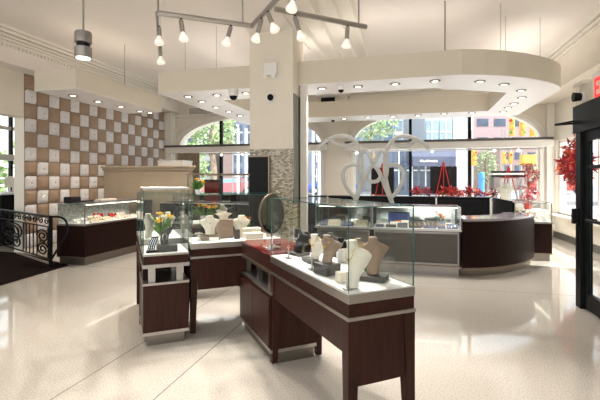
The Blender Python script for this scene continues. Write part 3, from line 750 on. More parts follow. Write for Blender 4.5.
# railing --------------------------------------------------------------------
rl = thing('iron_railing', 'black wrought iron railing with scrolls beside the dark carpet', 'railing', (-4.27, 7.11, 0))
V = Vector((-2.09, 1.69, 0)); Lr = 3.3; V.normalize()
P = lambda t, z=0: (V.x*t, V.y*t, z)
MB().tube([P(0, .86), P(Lr, .86)], .024, 8).build('top_rail', 'iron', rl)
MB().tube([P(0, .68), P(Lr, .68)], .012, 6).tube([P(0, .13), P(Lr, .13)], .014, 6).build('lower_rail', 'iron', rl)
MB().box(-.022, .022, -.022, .022, 0, .87).build('newel_post', 'iron', rl)
MB().box(-.07, .07, -.07, .07, 0, .012).build('post_foot', 'iron', rl)
MB().tube(smoothpath([(0, 0, .86), (.13, .03, .855), (.22, .05, .80), (.255, .06, .68), (.24, .05, .56), (.16, .03, .40), (.06, .01, .22), (.02, 0, .14)], 6), .018, 8).build('volute', 'iron', rl, smooth=True)
for t in (2.9, 3.3): MB().box(-.02, .02, -.02, .02, 0, .86).build('post', 'iron', rl, loc=P(t))
for t in (.12, .62, .80, .98, 1.16, 1.32, 2.55, 2.7, 2.78, 3.1): MB().tube([P(t, .13), P(t, .68)], .011, 6).build('baluster', 'iron', rl)
def spiral(c, z, r, turns, sg, n=26, k_=2.3):
    return [P(c+sg*k_*r*(1-.8*k/n)*math.cos(turns*2*math.pi*k/n), z+r*(1-.8*k/n)*math.sin(turns*2*math.pi*k/n)) for k in range(n+1)]
for c, z, r, tn, sg in ((1.72, .48, .17, 2.0, 1), (2.2, .48, .17, 2.0, -1), (1.72, .27, .13, 1.6, 1), (2.2, .27, .13, 1.6, -1), (1.95, .40, .24, 1.3, 1), (.36, .50, .12, 1.8, 1), (.36, .27, .12, 1.8, -1), (.36, .39, .05, 1, 1)):
    MB().tube(spiral(c, z, r, tn, sg), .015, 6).build('scroll', 'iron', rl, smooth=True)
for k in range(12): MB().tube(spiral(.18+k*.27, .77, .065, 1.4, 1 if k % 2 else -1, 16, 1.7), .010, 6).build('scroll', 'iron', rl, smooth=True)
cp = MB().prism([(-4.02, 7.22), tuple(b(-7.5, 6.78))[:2], tuple(b(-9.7, 6.84))[:2], tuple(b(-9.7, 5.15))[:2], tuple(b(-7.55, 5.15))[:2], (-6.9, 3.2), (-4.62, 3.9), (-4.24, 5.80)], .001, .012)
tag(cp.build('entrance_carpet', 'carpet'), 'dark brown entrance carpet at the foot of the iron railing', 'carpet')
tag(MB().tube([(-4.3, 7.22, .02), (-5.70, 8.36, .02)], .022, 6).build('carpet_edge_strip', 'metal'), 'metal edge strip along the carpet under the railing', 'edge strip')
# things in the side room
sd_ = thing('side_room_counter', 'black counter in the side room beyond the railing', 'counter', b(-9.8, 7.4), BR)
MB().box(0, 1.0, 0, 2.6, 0, 1.15).build('cabinet_body', 'blackm', sd_); MB().box(-.02, 1.02, -.02, 2.62, 1.15, 1.18).build('counter_top', 'whitepl', sd_)
c = deep(10, 183, 10.9)
mr = thing('table_mirror', 'round pale table mirror in the side room', 'mirror', (c.x, c.y, 1.18))
MB().cyl((0, 0, 0), (0, 0, .02), .12, n=20).build('base', 'chrome', mr); MB().cyl((0, 0, .02), (0, 0, .12), .012).build('stem', 'chrome', mr)
MB().cyl((0, -.01, .26), (0, .01, .26), .15, n=28).build('mirror_disc', 'cream', mr)
c = deep(19, 201, 10.6)
mr = thing('monitor', 'pale green computer screen on the side room counter', 'monitor', (c.x, c.y, 1.18))
MB().box(-.16, .16, -.03, .03, .0, .36).build('panel', 'cream', mr)
# curtain at the left window
cu = MB(); q0, _ = qp(176, 170, PW-.5); q1, _ = qp(200, 170, PW-.42); n = 60; vs_ = []; fs = []
for i in range(n+1):
    x = (q1-q0)*i/n; y = .075*math.sin(i*.9)
    vs_ += [(x, y, .1), (x*.98, y*.8, 2.34)]
for i in range(n): fs.append((2*i, 2*i+2, 2*i+3, 2*i+1))
cu.add(vs_, fs); co = cu.build('curtain', 'curtain', loc=b(q0, PW-.42), rz=BR, smooth=True)
so_ = co.modifiers.new('solid', 'SOLIDIFY'); so_.thickness = .006
tag(co, 'brown pleated curtain at the left end of the left window', 'curtain')
# silver scroll screen --------------------------------------------------------
SCR = thing('scroll_screen', 'large silver interlaced scroll ornament standing on the display counter', 'sculpture', b(0, 7.0), BR)
def SP_(x, y):
    q, z = qp(300+x/4, 110+y/4, 7.0); return (q, 0, z)
cxm = 293
half = [
 [(70,155),(95,130),(130,112),(165,103),(200,110),(228,135),(243,170),(247,215),(245,260),(235,310),(222,355),(212,385)],
 [(118,113),(140,132),(170,144),(205,138),(226,126)],
 [(252,300),(240,255),(238,210),(246,174),(262,160),(276,180),(292,214),(314,242),(322,264),(312,282),(293,288)],
 [(302,205),(277,238),(258,275),(240,322),(214,382)],
 [(240,222),(205,219),(180,235),(172,262),(182,300),(205,335),(225,352)],
]
for h in half:
    for sg in (1, -1):
        pts = [SP_(x if sg > 0 else 2*cxm-x, y) for x, y in h]
        dy = .0 if sg > 0 else .028
        MB().tube([(p[0], dy, p[2]) for p in smoothpath(pts, 6)], .035, 8, flat=.35, up=(0, 1, 0)).build('scroll_band', 'scroll', SCR, smooth=True)
MB().box(SP_(212, 0)[0]-.1, SP_(374, 0)[0]+.1, -.06, .08, 1.072, 1.09).build('base', 'chrome', SCR)

# ---------------------------------------------------------------- jewellery displays
PROF = [(0, .46, .15, 0), (.05, .44, .14, 0), (.22, .42, .11, .02), (.40, .55, .12, .06), (.56, .80, .15, .10), (.66, .98, .16, .12), (.71, 1.0, .15, .11), (.76, .86, .14, .08), (.81, .58, .13, .05), (.85, .38, .125, .02), (.92, .29, .12, .0), (.985, .31, .13, -.01), (1.0, .29, .12, -.01)]
def bust_mesh(h, w):
    rings = []
    for f_, hw, dp, yo in PROF:
        rings.append([(w/2*hw*math.cos(a), h*yo-abs(math.cos(a))**2*(-h*.12 if .3 < f_ < .85 else 0)*1.0+h*dp*math.sin(a), f_*h) for a in [2*math.pi*k/20 for k in range(20)]])
    return MB().loft(rings)
def bust(loc, rz, m, lab, h=.24, w=.19, base=None, neck=None):
    z0 = 0
    r = thing('necklace_bust', lab, 'necklace stand', loc, rz, 'necklace busts in the showcases')
    if base:
        bm_, bw, bd, bh = base; z0 = bh
        MB().box(-bw/2, bw/2, -bd/2, bd/2, 0, bh).build('base', bm_, r, bevel=.004)
    o = bust_mesh(h, w).build('torso', m, r, smooth=True, subsurf=1); o.location.z = z0
    if neck:
        t = thing('necklace', neck[1], 'necklace', Vector(loc)+Vector((0, 0, z0)), rz, 'necklaces on the busts')
        pts = [(w*.17*math.cos(a)*(1+.5*max(0, -math.sin(a))), h*.07-h*.17*1.0+(0 if math.sin(a) < 0 else h*.17+h*.18*math.sin(a)), h*(.86+.26*min(0, math.sin(a)))) for a in [2*math.pi*k/24 for k in range(24)]]
        MB().tube(pts, .0022, 5, closed=True).build('chain', neck[0], t)
        MB().ball((0, h*.07-h*.175, h*.585), .008, 6).build('pendant', neck[0], t)
    return r
FACE_L = SR-math.pi/2+.22
def A_at(px, py, z=.882): v = at(px, py, z); v.z = z; return v
bust(A_at(352, 288), FACE_L, 'cream', 'tall cream necklace bust at the near corner of the nearest showcase', .275, .185, neck=('gold', 'fine gold necklace on the tall cream bust at the near corner'))
bust(A_at(373, 279.5), FACE_L+.5, 'brown', 'brown leather necklace bust on a dark slab, nearest showcase', .235, .175, base=('grey', .17, .13, .03))
bust(A_at(327, 273.5), FACE_L, 'brown', 'brown necklace bust on a grey block in the middle of the nearest showcase', .185, .21, base=('grey', .14, .12, .07), neck=('gold', 'gold pendant necklace on the brown bust with grey block'))
bust(A_at(314.5, 262), FACE_L, 'cream', 'cream necklace bust left of the brown one in the nearest showcase', .21, .20, neck=('gold', 'gold necklace on the second cream bust'))
bust(A_at(298, 254.5), FACE_L, 'black', 'black necklace bust at the far left end of the nearest showcase', .19, .21, base=('grey', .17, .12, .02), neck=('gem', 'silver necklace on the leftmost black bust'))
bust(A_at(341, 259.5), FACE_L, 'black', 'black necklace bust behind the brown bust with grey block', .17, .19, neck=('gem', 'silver necklace on the black bust behind the brown one'))
bust(A_at(358, 264), FACE_L, 'brown', 'brown necklace bust half hidden behind the tall cream one', .19, .17)
bust(A_at(307, 251.5), FACE_L, 'black', 'small black necklace bust beside the leftmost black one, back row', .17, .18)
bust(A_at(330, 254), FACE_L, 'grey', 'grey necklace bust in the back row of the nearest showcase', .18, .19)
bust(A_at(318, 250.5), FACE_L, 'black', 'black necklace bust in the back row behind the second cream bust', .15, .18)
def slab(loc, rz, dims, m, lab, name='display_slab', cat='display block'):
    r = MB().box(-dims[0]/2, dims[0]/2, -dims[1]/2, dims[1]/2, 0, dims[2]).build(name, m, loc=loc, rz=rz, bevel=.004)
    return tag(r, lab, cat)
slab(A_at(311, 262.5), SR, (.07, .20, .028), 'grey', 'long grey display slab with a wrapped edge in the nearest showcase')
slab(A_at(341, 281.5), SR, (.05, .06, .06), 'cream', 'small cream pad left of the tall cream bust')
def ring_stand(loc, lab, h=.06):
    r = thing('ring_stand', lab, 'ring stand', loc, SR, 'small ring stands')
    MB().box(-.022, .022, -.022, .022, 0, .010).build('base', 'nickel', r, bevel=.002)
    MB().lathe([(.006, .01), (.007, h*.6), (.004, h)], n=10).build('finger', 'nickel', r, smooth=True)
    MB().tube([(.009*math.cos(a), 0, h+.006+.009*math.sin(a)) for a in [2*math.pi*k/14 for k in range(14)]], .002, 5, closed=True).build('ring_loop', 'gem', r)
ring_stand(A_at(288.5, 258.5), 'small ring stand at the left end of the nearest showcase', .085)
ring_stand(A_at(312, 270), 'small ring stand in front of the second cream bust', .085)
ring_stand(A_at(347.5, 289.8), 'small ring stand at the near corner beside the tall cream bust', .10)
def bouquet(loc, lab, h, r_, cols, pot=None, n=9, leafn=14, fr=.02, potm='whitepl', seed=1):
    rnd = random.Random(seed); t = thing('flower_arrangement', lab, 'flowers', loc)
    if pot: MB().lathe([(pot*.7, 0), (pot, pot*1.6), (pot*.85, pot*1.6), (pot*.6, .01)], n=16).build('pot', potm, t, smooth=True)
    lf = MB(); stt = MB()
    for k in range(leafn):
        a = rnd.uniform(0, 6.28); rr = r_*rnd.uniform(.6, 1.2); zt = h*rnd.uniform(.45, .95); wv = rnd.uniform(.05, .09)*r_+.002
        p0 = Vector((0, 0, h*.25)); p2 = Vector((rr*math.cos(a), rr*math.sin(a), zt)); p1 = (p0+p2)/2+Vector((0, 0, h*.15)); sd = Vector((-math.sin(a), math.cos(a), 0))*wv
        lf.add([p0, p1-sd, p1+sd+Vector((0, 0, .004)), p2], [(0, 1, 3), (0, 3, 2)])
    lf.build('leaves', 'green', t)
    fl = {}
    for k in range(n):
        a = rnd.uniform(0, 6.28); rr = r_*math.sqrt(rnd.uniform(0, .8)); z = h*rnd.uniform(.72, 1.0); m = cols[k % len(cols)]
        c = Vector((rr*math.cos(a), rr*math.sin(a), z)); stt.tube([(0, 0, h*.2), c], .002, 4)
        mb = MB()
        for j in range(7):
            b_ = j*.9; d = Vector((math.cos(b_), math.sin(b_), .35))*fr; s_ = Vector((-math.sin(b_), math.cos(b_), 0))*fr*.42
            mb.add([c, c+d*.6-s_, c+d*.6+s_, c+d*1.05], [(0, 1, 3), (0, 3, 2)])
        mb.ball(c+Vector((0, 0, fr*.15)), fr*.4, 6); mb.build('blossom', m, t)
    stt.build('stems', 'green', t)
bouquet(A_at(304, 253), 'small purple flower with green leaves beside the black bust', .07, .03, ['purple', 'whitep'], n=4, fr=.010, seed=3)
bouquet(A_at(366, 275), 'small green plant between cream and brown busts', .06, .035, ['green'], n=2, fr=.008, seed=4)
# middle showcase contents
bust(A_at(210, 239.8), SR, 'cream', 'cream necklace bust on a grey box in the middle showcase', .20, .22, base=('bronze', .19, .10, .05), neck=('gem', 'silver necklace on the cream bust of the middle showcase'))
bust(A_at(226, 237.5), SR, 'grey', 'dark grey necklace bust low in the middle showcase', .125, .14, neck=('gem', 'silver necklace on the dark grey bust'))
bust(s(-.10, 2.46, .882), SR, 'cream', 'beige necklace bust raised on a tall brown box', .085, .19, base=('brown', .17, .13, .19))
bust(A_at(241.5, 236.7), SR, 'cream', 'wide beige necklace bust at the centre of the middle showcase', .235, .23, neck=('gem', 'fine necklace on the wide beige bust'))
bust(A_at(201.5, 237), SR, 'black', 'small black necklace bust at the left end of the middle showcase', .11, .12)
bust(A_at(232, 236.3), SR, 'black', 'small black bust behind the dark grey one', .13, .12)
slab(A_at(214, 240.6), SR, (.10, .008, .035), 'whitepl', 'white card in front of the cream bust of the middle showcase', 'price_card', 'card')
slab(A_at(237, 238.9), SR, (.055, .04, .10), 'grey', 'small grey upright block in the middle showcase')
slab(s(.16, 2.24, .882), SR, (.20, .10, .06), 'cream', 'long cream display block at the right of the middle showcase')
slab(s(.17, 2.37, .882), SR, (.20, .09, .10), 'cream', 'taller cream display block behind the long one')
bust(s(.345, 2.29, .882), SR+.5, 'cream', 'cream bust at the right end of the middle showcase', .14, .16)
bouquet(s(.16, 2.52, .882), 'orange and yellow flowers with green leaves in the middle showcase', .20, .055, ['yellow', 'orange', 'yellow'], pot=.03, n=10, fr=.018, seed=5)
# T-shaped jewellery tree
jt = thing('jewellery_tree', 'small cream branch stand at the left end of the middle showcase', 'jewellery stand', A_at(199, 240.3), SR)
MB().cyl((0, 0, 0), (0, 0, .01), .025).build('base', 'cream', jt); MB().tube([(0, 0, .01), (0, 0, .085)], .005, 6).tube([(-.04, 0, .07), (0, 0, .075), (.04, 0, .065)], .006, 6).tube([(-.025, 0, .045), (0, 0, .05), (.03, 0, .045)], .005, 6).build('branches', 'cream', jt)
# tower contents
bs = thing('bracelet_stand', 'dark grey curved stand on a grey block in the tower showcase', 'jewellery stand', s(-.72, 2.13, adk+.002), SR)
MB().box(-.09, .09, -.06, .06, 0, .06).build('base', 'grey', bs, bevel=.003)
MB().loft([[(x0-.035, y, z), (x0+.035, y, z), (x0+.035, y+.015, z+.01), (x0-.035, y+.015, z+.01)] for x0, y, z in ((-.02, 0, .06), (-.025, .0, .10), (-.015, 0, .15), (.01, 0, .19), (.045, 0, .215), (.075, 0, .205))]).build('curved_back', 'grey', bs, smooth=True)
MB().tube([(-.02+.02*math.cos(a), -.008, .13+.035*math.sin(a)) for a in [2*math.pi*k/16 for k in range(16)]], .003, 5, closed=True).build('bracelet', 'gem', bs)
cs = thing('chain_stand', 'black angled stand with silver chains in the tower showcase', 'jewellery stand', s(-.855, 2.10, adk+.002), SR)
MB().box(-.05, .05, -.03, .03, 0, .015).build('base', 'black', cs)
MB().loft([[(x0-.03, y0, z), (x0+.03, y0, z), (x0+.03, y0+.02, z), (x0-.03, y0+.02, z)] for x0, y0, z in ((-.01, 0, .015), (.0, .0, .06), (.02, .01, .11), (.03, .01, .14))]).build('ramp', 'black', cs)
for k in (-1, 0, 1): MB().tube([(k*.018-.01, -.003, .02), (k*.018, -.003, .07), (k*.018+.025, .006, .13)], .003, 5).build('chain', 'gem', cs)
bouquet(s(-.73, 2.44, adk+.002), 'big yellow blossoms with long green leaves in the tower showcase', .345, .10, ['yellow'], pot=.04, n=4, leafn=34, fr=.05, seed=8)
# back showcases contents
for i, (v_, u_, h_) in enumerate(((-.85, 2.72, .26), (-.70, 2.8, .22), (-.62, 3.0, .25), (-.82, 3.15, .22), (-.66, 3.3, .2))):
    bust(s(v_, u_, .882), SR-.6+.3*i, ('cream', 'cream', 'cream', 'grey', 'cream')[i], ('tall white necklace bust behind the glass tower, first in the back showcase', 'white necklace bust, second in the back showcase', 'white necklace bust in the middle of the back showcase', 'grey necklace bust deep in the back showcase', 'white necklace bust at the far end of the back showcase')[i], h_, .18)
bouquet(s(-.12, 3.50, .952), 'orange and yellow flowers low in the tall back showcase', .24, .20, ['orange', 'yellow', 'yellow'], pot=.05, n=12, fr=.04, seed=11)
bust(s(.12, 3.5, .952), SR, 'cream', 'white bust in the tall back showcase', .22, .18); bust(s(.30, 3.5, .952), SR, 'grey', 'grey bust in the tall back showcase', .22, .18)
bouquet(s(-.42, 2.21, 1.354), 'yellow and white flowers with long leaves on top of the middle showcase', .155, .075, ['yellow', 'whitep', 'yellow'], pot=.03, n=6, leafn=40, fr=.030, seed=21)
# oval mirror on the red top
om = thing('table_mirror', 'oval tilting table mirror on the glossy red counter top', 'mirror', s(.14, 1.60, .887), SR)
MB().lathe([(.085, 0), (.085, .006), (.03, .018), (.010, .03)], n=24).build('base', 'chrome', om, smooth=True)
MB().cyl((0, 0, .02), (0, 0, .10), .009).tube([(0, 0, .10), (.0, .02, .13)], .008).build('stem', 'chrome', om)
fr = MB(); mn = MB(); ca = math.radians(14)
def oval(rx, rz_, off): return [(rx*math.cos(a)*math.cos(ca)+off*-math.sin(ca), rx*math.cos(a)*math.sin(ca)+off*math.cos(ca), .30+rz_*math.sin(a)) for a in [2*math.pi*k/36 for k in range(36)]]
fr.loft([oval(.135, .185, .0), oval(.135, .185, .022)]).build('back_shell', 'bronze', om, smooth=True)
mn.loft([oval(.126, .176, -.004), oval(.126, .176, .0)]).build('mirror_plate', 'mirror', om)
# small things in the low counters: pads, trays and jewels
def tray(loc, rz, w, d, m, lab, jew='gem', n=4, seed=0, tilt=.3, h=.05):
    r = thing('jewellery_pad', lab, 'jewellery pad', loc, rz, 'jewellery pads in the low counters')
    MB().add([(-w/2, -d/2, 0), (w/2, -d/2, 0), (w/2, d/2, 0), (-w/2, d/2, 0), (-w/2, -d/2, .012), (w/2, -d/2, .012), (w/2, d/2, h), (-w/2, d/2, h)], [(0,3,2,1),(4,5,6,7),(0,1,5,4),(1,2,6,5),(2,3,7,6),(3,0,4,7)]).build('pad', m, r)
    j = MB(); rnd = random.Random(seed)
    for i in range(n):
        x = -w/2+w*(i+.5)/n; y0 = -d*.1; z = .012+(h-.012)*.4+.006
        j.tube([(x+.011*math.cos(a), y0+.016*math.sin(a), z+.016*math.sin(a)*(h/d)) for a in [2*math.pi*k/10 for k in range(10)]], .0035, 4, closed=True)
    j.build('jewels', jew, r)
    return r
def fill(case_o, w, d, n, seed, lab, cols=('blue', 'whitepl', 'cream', 'grey')):
    rnd = random.Random(seed); k = 0
    m4 = Matrix.Translation(case_o.location) @ Matrix.Rotation(case_o.rotation_euler.z, 4, 'Z')
    for row_ in range(2):
        x = .06; k = 0
        while x < w-.12:
            ww = rnd.choice((.12, .16, .20)); y = .10+row_*.16
            if x+ww > w-.04: break
            cm_ = rnd.choice(cols)
            tray(m4 @ Vector((x+ww/2, y, .7245)), case_o.rotation_euler.z, ww, .09, cm_, '%s %s pad, %s row, %s, %s' % ('wide' if ww > .17 else 'narrow' if ww < .14 else 'medium', {'blue': 'dark blue', 'whitepl': 'white', 'cream': 'cream', 'grey': 'grey', 'red': 'red'}[cm_], ('front', 'back')[row_], ordn(k), lab), rnd.choice(('gem', 'gold')), 3, k, h=rnd.choice((.04, .07, .10)))
            x += ww+rnd.choice((.02, .04)); k += 1
def ordn(k): return ['first', 'second', 'third', 'fourth', 'fifth', 'sixth', 'seventh', 'eighth', 'ninth', 'tenth', 'eleventh', 'twelfth'][k]+' from the left'
fill(R1, 1.36, .6, 8, 1, 'right silver counter')
fill(R1b, .93, .6, 8, 2, 'silver counter behind the nearest showcase')
fill(R1c, 1.96, .6, 8, 3, 'dark counter left of the column')
fill(Lc, 1.98, .6, 8, 4, 'counter by the checkered wall', ('cream', 'whitepl', 'cream'))
slab(A_at(344, 262, .882), SR, (.12, .02, .10), 'whitepl', 'white framed card at the back of the nearest showcase', 'price_card', 'card')
fill(R3, 1.4, .6, 8, 5, 'small counter past the curve', ('cream', 'whitepl'))
for c_ in Lc.children:
    if c_.name.startswith('back_panel'): c_.data.materials[0] = M['sparkle']
# red bows in the left counter, orange flower and picture in the right one
def bow(loc, rz, lab, sc=1):
    t = thing('red_bow', lab, 'bow', loc, rz, 'red bows in the left counter')
    for sg in (-1, 1):
        MB().add([(0, 0, .08*sc), (sg*.08*sc, -.02, .13*sc), (sg*.09*sc, .01, .07*sc), (sg*.08*sc, .02, .03*sc), (sg*.02*sc, -.03, .075*sc)], [(0,1,4),(1,2,4),(2,3,4),(3,0,4)]).build('loop', 'exitless', t)
    MB().box(-.012, .012, -.012, .012, 0, .12*sc).build('knot', 'exitless', t)
M['exitless'] = mat('bright_red_satin', (.75, .02, .02), .35, noise=.05)
m4 = Matrix.Translation(Lc.location) @ Matrix.Rotation(Lc.rotation_euler.z, 4, 'Z')
bow(m4 @ Vector((.72, .34, .7245)), 0, 'bright red bow, left one of two in the left counter', 1.1)
bow(m4 @ Vector((.97, .22, .7245)), 0, 'bright red bow, right one of two in the left counter', 1.0)
pr = thing('card_printer', 'black box printer on the glass top of the left counter', 'printer', m4 @ Vector((.12, .48, 1.076)), Lc.rotation_euler.z+.1)
MB().box(0, .26, -.08, .08, 0, .11).build('casing', 'black', pr, bevel=.01); MB().box(.27, .275, -.07, .07, .0, .05).build('label_panel', 'redpaint', pr)
kb = slab(m4 @ Vector((.65, .56, 1.076)), Lc.rotation_euler.z, (.30, .12, .02), 'black', 'low black keyboard on the left counter top', 'keyboard', 'keyboard')
slab(m4 @ Vector((1.2, .55, 1.076)), Lc.rotation_euler.z, (.45, .14, .03), 'cream', 'flat cream tray on the left counter top', 'tray', 'tray')
m5 = Matrix.Translation(R1.location) @ Matrix.Rotation(BR, 4, 'Z')
pc = slab(m5 @ Vector((.42, .45, .7245)), BR, (.36, .02, .20), 'bluepaint', 'blue picture panel standing in the right silver counter', 'framed_picture', 'picture')
sq = slab(m5 @ Vector((.42, .425, .79)), BR, (.14, .01, .08), 'orange', 'orange patch picture card before the blue panel', 'postcard', 'picture')
sq.location.z = .7245
bouquet(m5 @ Vector((1.10, .35, .7245)), 'orange blossom spray in the right silver counter', .20, .09, ['orange'], n=4, leafn=5, fr=.04, seed=31)
m6 = Matrix.Translation(R3.location) @ Matrix.Rotation(R3.rotation_euler.z, 4, 'Z')
bouquet(m6 @ Vector((.45, .44, .7245)), 'yellow and red flowers in the small counter past the curve', .22, .14, ['yellow', 'whitep', 'orange'], n=8, leafn=20, fr=.035, seed=33)
# tall glass tower with a white bust at the right window
q0, zt = qp(494, 173, 10.62); q1, _ = qp(522, 173, 10.62)
tw = thing('tower_showcase', 'white-framed glass tower with a white bust before the right window', 'showcase', b(q0, 10.62), BR)
w_ = q1-q0
MB().box(0, w_, 0, .5, 0, .98).build('cabinet_body', 'trim', tw); MB().box(.01, w_-.01, .01, .49, .98, .985).build('deck', 'deck', tw)
glass_box(tw, 0, w_, 0, .5, .985, zt-.05, cap=False)
MB().box(-.04, w_+.04, -.03, .53, zt-.042, zt).build('top_slab', 'whitepl', tw)
bust(b((q0+q1)/2, 10.85, .987), BR, 'cream', 'white bust inside the glass tower at the right window', .42, .42)

# ---------------------------------------------------------------- window display
pf = thing('window_platform', 'low cream platform under the right arched window', 'platform', b(-1.4, 11.45), BR)
MB().box(0, 4.85, 0, .72, 0, .74).build('platform_body', 'trim', pf)
def easel(px, lab, w, zt, zb, lab2, p=11.7, top=None):
    q, _ = qp(px, 180, p)
    e = thing('easel', lab, 'easel', b(q, p, .74), BR, 'red display easels')
    H = (top or zt+.10)-.74
    for x in (-.26, .26): MB().tube([(x, -.06, 0), (x*.06, 0, H)], .013, 8).build('leg', 'redpaint', e)
    MB().tube([(0, .30, 0), (0, .0, H-.04)], .013, 8).build('leg', 'redpaint', e)
    MB().tube([(-.22, -.055, zb-.75), (.22, -.055, zb-.75)], .014, 8).build('ledge', 'redpaint', e)
    MB().ball((0, 0, H), .028, 8).build('finial', 'redpaint', e)
    MB().tube([(0, -.03, zb-.74), (0, 0, H)], .012, 8).build('mast', 'redpaint', e)
    bd = MB().box(-w/2, w/2, -.012, .012, 0, zt-zb).build('display_board', 'black', loc=b(q, p+.035, zb), rz=BR)
    tag(bd, lab2, 'board', 'black boards on the easels')
easel(382.5, 'red easel at the left, seen through the silver scrolls', .62, 1.83, 1.08, 'black board on the easel behind the silver scrolls')
easel(443.5, 'red easel at the centre of the right window', .68, 1.85, 1.12, 'black square board on the centre easel')
easel(508.5, 'red easel rising above the white glass tower', .80, 1.72, 1.56, 'black board partly hidden by the white glass tower', top=1.82)
def leafmass(name, loc, lab, cat, pts, size, nleaf, seed, group=None, mats=('redleaf', 'orangeleaf')):
    rnd = random.Random(seed); r = thing(name, lab, cat, loc, BR, group)
    mb = MB()
    for c in pts:
        c = Vector(c); ax = Vector((rnd.gauss(0, 1), rnd.gauss(0, 1), rnd.gauss(0, 1))).normalized()
        if ax.y > 0: ax.y = -ax.y
        t1 = ax.orthogonal().normalized(); t2 = ax.cross(t1); a0 = rnd.uniform(0, 6)
        for k in range(nleaf):
            a = a0+k*2*math.pi/nleaf; L = size*rnd.uniform(.7, 1.15)
            d = t1*math.cos(a)+t2*math.sin(a); sd = (t2*math.cos(a)-t1*math.sin(a))*L*.17
            m1 = c+d*L*.5+ax*L*.12
            mb.add([c, m1-sd, m1+sd, c+d*L-ax*L*.1], [(0, 1, 2), (1, 3, 2)], 1 if rnd.random() < .16 else 0)
    mb.build('leaves', list(mats), r)
    return r, rnd
for i, (px, py, dx, n_) in enumerate(((421, 188, .18, 8), (446, 188, .16, 8), (460, 185, .22, 14), (475, 186, .22, 13), (489, 187, .16, 8))):
    q, z = qp(px, py, 11.55); rnd = random.Random(i+50)
    r, _ = leafmass('poinsettia', b(q, 11.62, .74), 'red poinsettia plant on the window platform, %s' % ('at the far left', 'just right of the centre board', 'largest, between centre board and mullion', 'beside the mullion', 'next to the white glass tower')[i], 'plant', [(rnd.uniform(-dx, dx), rnd.uniform(-.08, .08), .30+rnd.uniform(0, .20)) for _ in range(n_)], .15, 6, i, 'red poinsettias in the window')
    MB().lathe([(.07, 0), (.10, .16), (.09, .16)], n=14).build('pot', 'redpaint', r, smooth=True)
    MB().tube([(0, 0, .1), (0, 0, .4)], .012, 6).tube([(0, 0, .12), (.12, 0, .42)], .009, 6).tube([(0, 0, .12), (-.12, 0, .42)], .009, 6).build('stems', 'green', r)
q, z = qp(528, 184, 11.7); rnd = random.Random(77)
r, _ = leafmass('poinsettia_tree', b(q, 11.7, .74), 'tall red poinsettia bush at the right end of the window', 'plant', [(rnd.gauss(0, .09), rnd.gauss(0, .09), rnd.uniform(.18, 1.16)) for _ in range(60)], .12, 6, 9)
MB().tube([(0, 0, 0), (0, 0, 1.1)], .02, 6).build('stem', 'bark', r); MB().lathe([(.08, 0), (.12, .2), (.1, .2)], n=14).build('pot', 'redpaint', r)
# hanging leaf ball by the side window
rnd = random.Random(5); pts = []
for _ in range(105):
    d = Vector((rnd.gauss(0, 1), rnd.gauss(0, 1), rnd.gauss(0, 1))).normalized(); pts.append((d.x*.26*rnd.uniform(.7, 1.1), d.y*.34*rnd.uniform(.7, 1.1), d.z*.50*rnd.uniform(.7, 1.1)))
r, _ = leafmass('hanging_leaf_ball', b(3.55, 10.05, 1.84), 'big hanging ball of red autumn leaves beside the side window', 'hanging decoration', pts, .20, 5, 19)
MB().ball((0, 0, 0), .12, 10, (1, 1.3, 2)).build('core', 'redpaint', r)
MB().cyl((0, 0, .3), (0, 0, CZ-1.84-.86), .003, n=6).build('wire', 'nickel', r)
cj = thing('wall_sensor', 'small white box with black lens on the pier right of the window', 'sensor', b(3.70, PW-.12, 2.45), BR)
MB().box(-.09, .09, -.05, 0, -.06, .06).build('casing', 'whitepl', cj); MB().ball((-.03, -.05, 0), .03, 8).build('lens', 'screen', cj)
# ---------------------------------------------------------------- the street outside
gz = .25
struct('sidewalk', MB().box(-40, 40, 12.6, 27, -.1, .0), 'paving')
struct('road', MB().box(-70, 70, 27, 90, -.1, .24), 'asphalt')
struct('side_sidewalk', MB().box(4.3, 40, -5, 12.6, -.1, .0), 'paving')
struct('side_lane', MB().box(-40, -11.45, -5, 12.6, -.1, .0), 'paving')
def on_depth(px0, px1, Y): return (px0-300)/F_PX*Y, (px1-300)/F_PX*Y
def building(lab, px0, px1, Y, h, m, wpx=None, wins=(3, 4), wsize=(.6, .6), zoff=4.0, depth=8, wm='winglass', name='building', group=None, frame=None, storey=None):
    x0, x1 = on_depth(px0, px1, Y); w = x1-x0
    r = thing(name, lab, 'building', (x0, Y, 0), 0, group)
    MB().box(0, w, 0, depth, 0, h).build('facade', m, r)
    nx, nz = wins; cw = w/nx; chh = (h-zoff)/nz
    for i in range(nx):
        for j in range(nz):
            a, c = cw*(i+.5), zoff+chh*(j+.5)
            hw, hh = cw*wsize[0]/2, chh*wsize[1]/2
            win = MB().box(a-hw, a+hw, -.06, .0, c-hh, c+hh).build('window', wm, r)
            if frame: 
                MB().box(a-hw, a+hw, -.10, -.06, c-.05, c+.05).box(a-.05, a+.05, -.10, -.06, c-hh, c+hh).build('window_bars', frame, win)
    return r
building('grey and glass office block across the street behind the centre window', 340, 425, 48, 18, 'concrete', wins=(4, 5), wsize=(.86, .80), zoff=4.2, frame='whitepaint', wm='skyglass')
building('pale tower facade right of the office block', 425, 452, 38, 22, 'bluegrey2', wins=(2, 6), wsize=(.84, .7), zoff=4.4, frame='whitepaint', wm='skyglass')
building('pale concrete corner block behind the centre window', 453, 463, 38, 20, 'whitepaint', wins=(1, 4), wsize=(.3, .5), zoff=5)
building('pink brick office building with dark windows behind the right window', 474, 560, 60, 16.5, 'pinkbrick', wins=(5, 5), wsize=(.66, .40), zoff=3.0, depth=14)
building('red brick building behind the hanging traffic signals', 500, 575, 48, 5, 'redbrick', wins=(6, 2), wsize=(.6, .5), zoff=2.0)
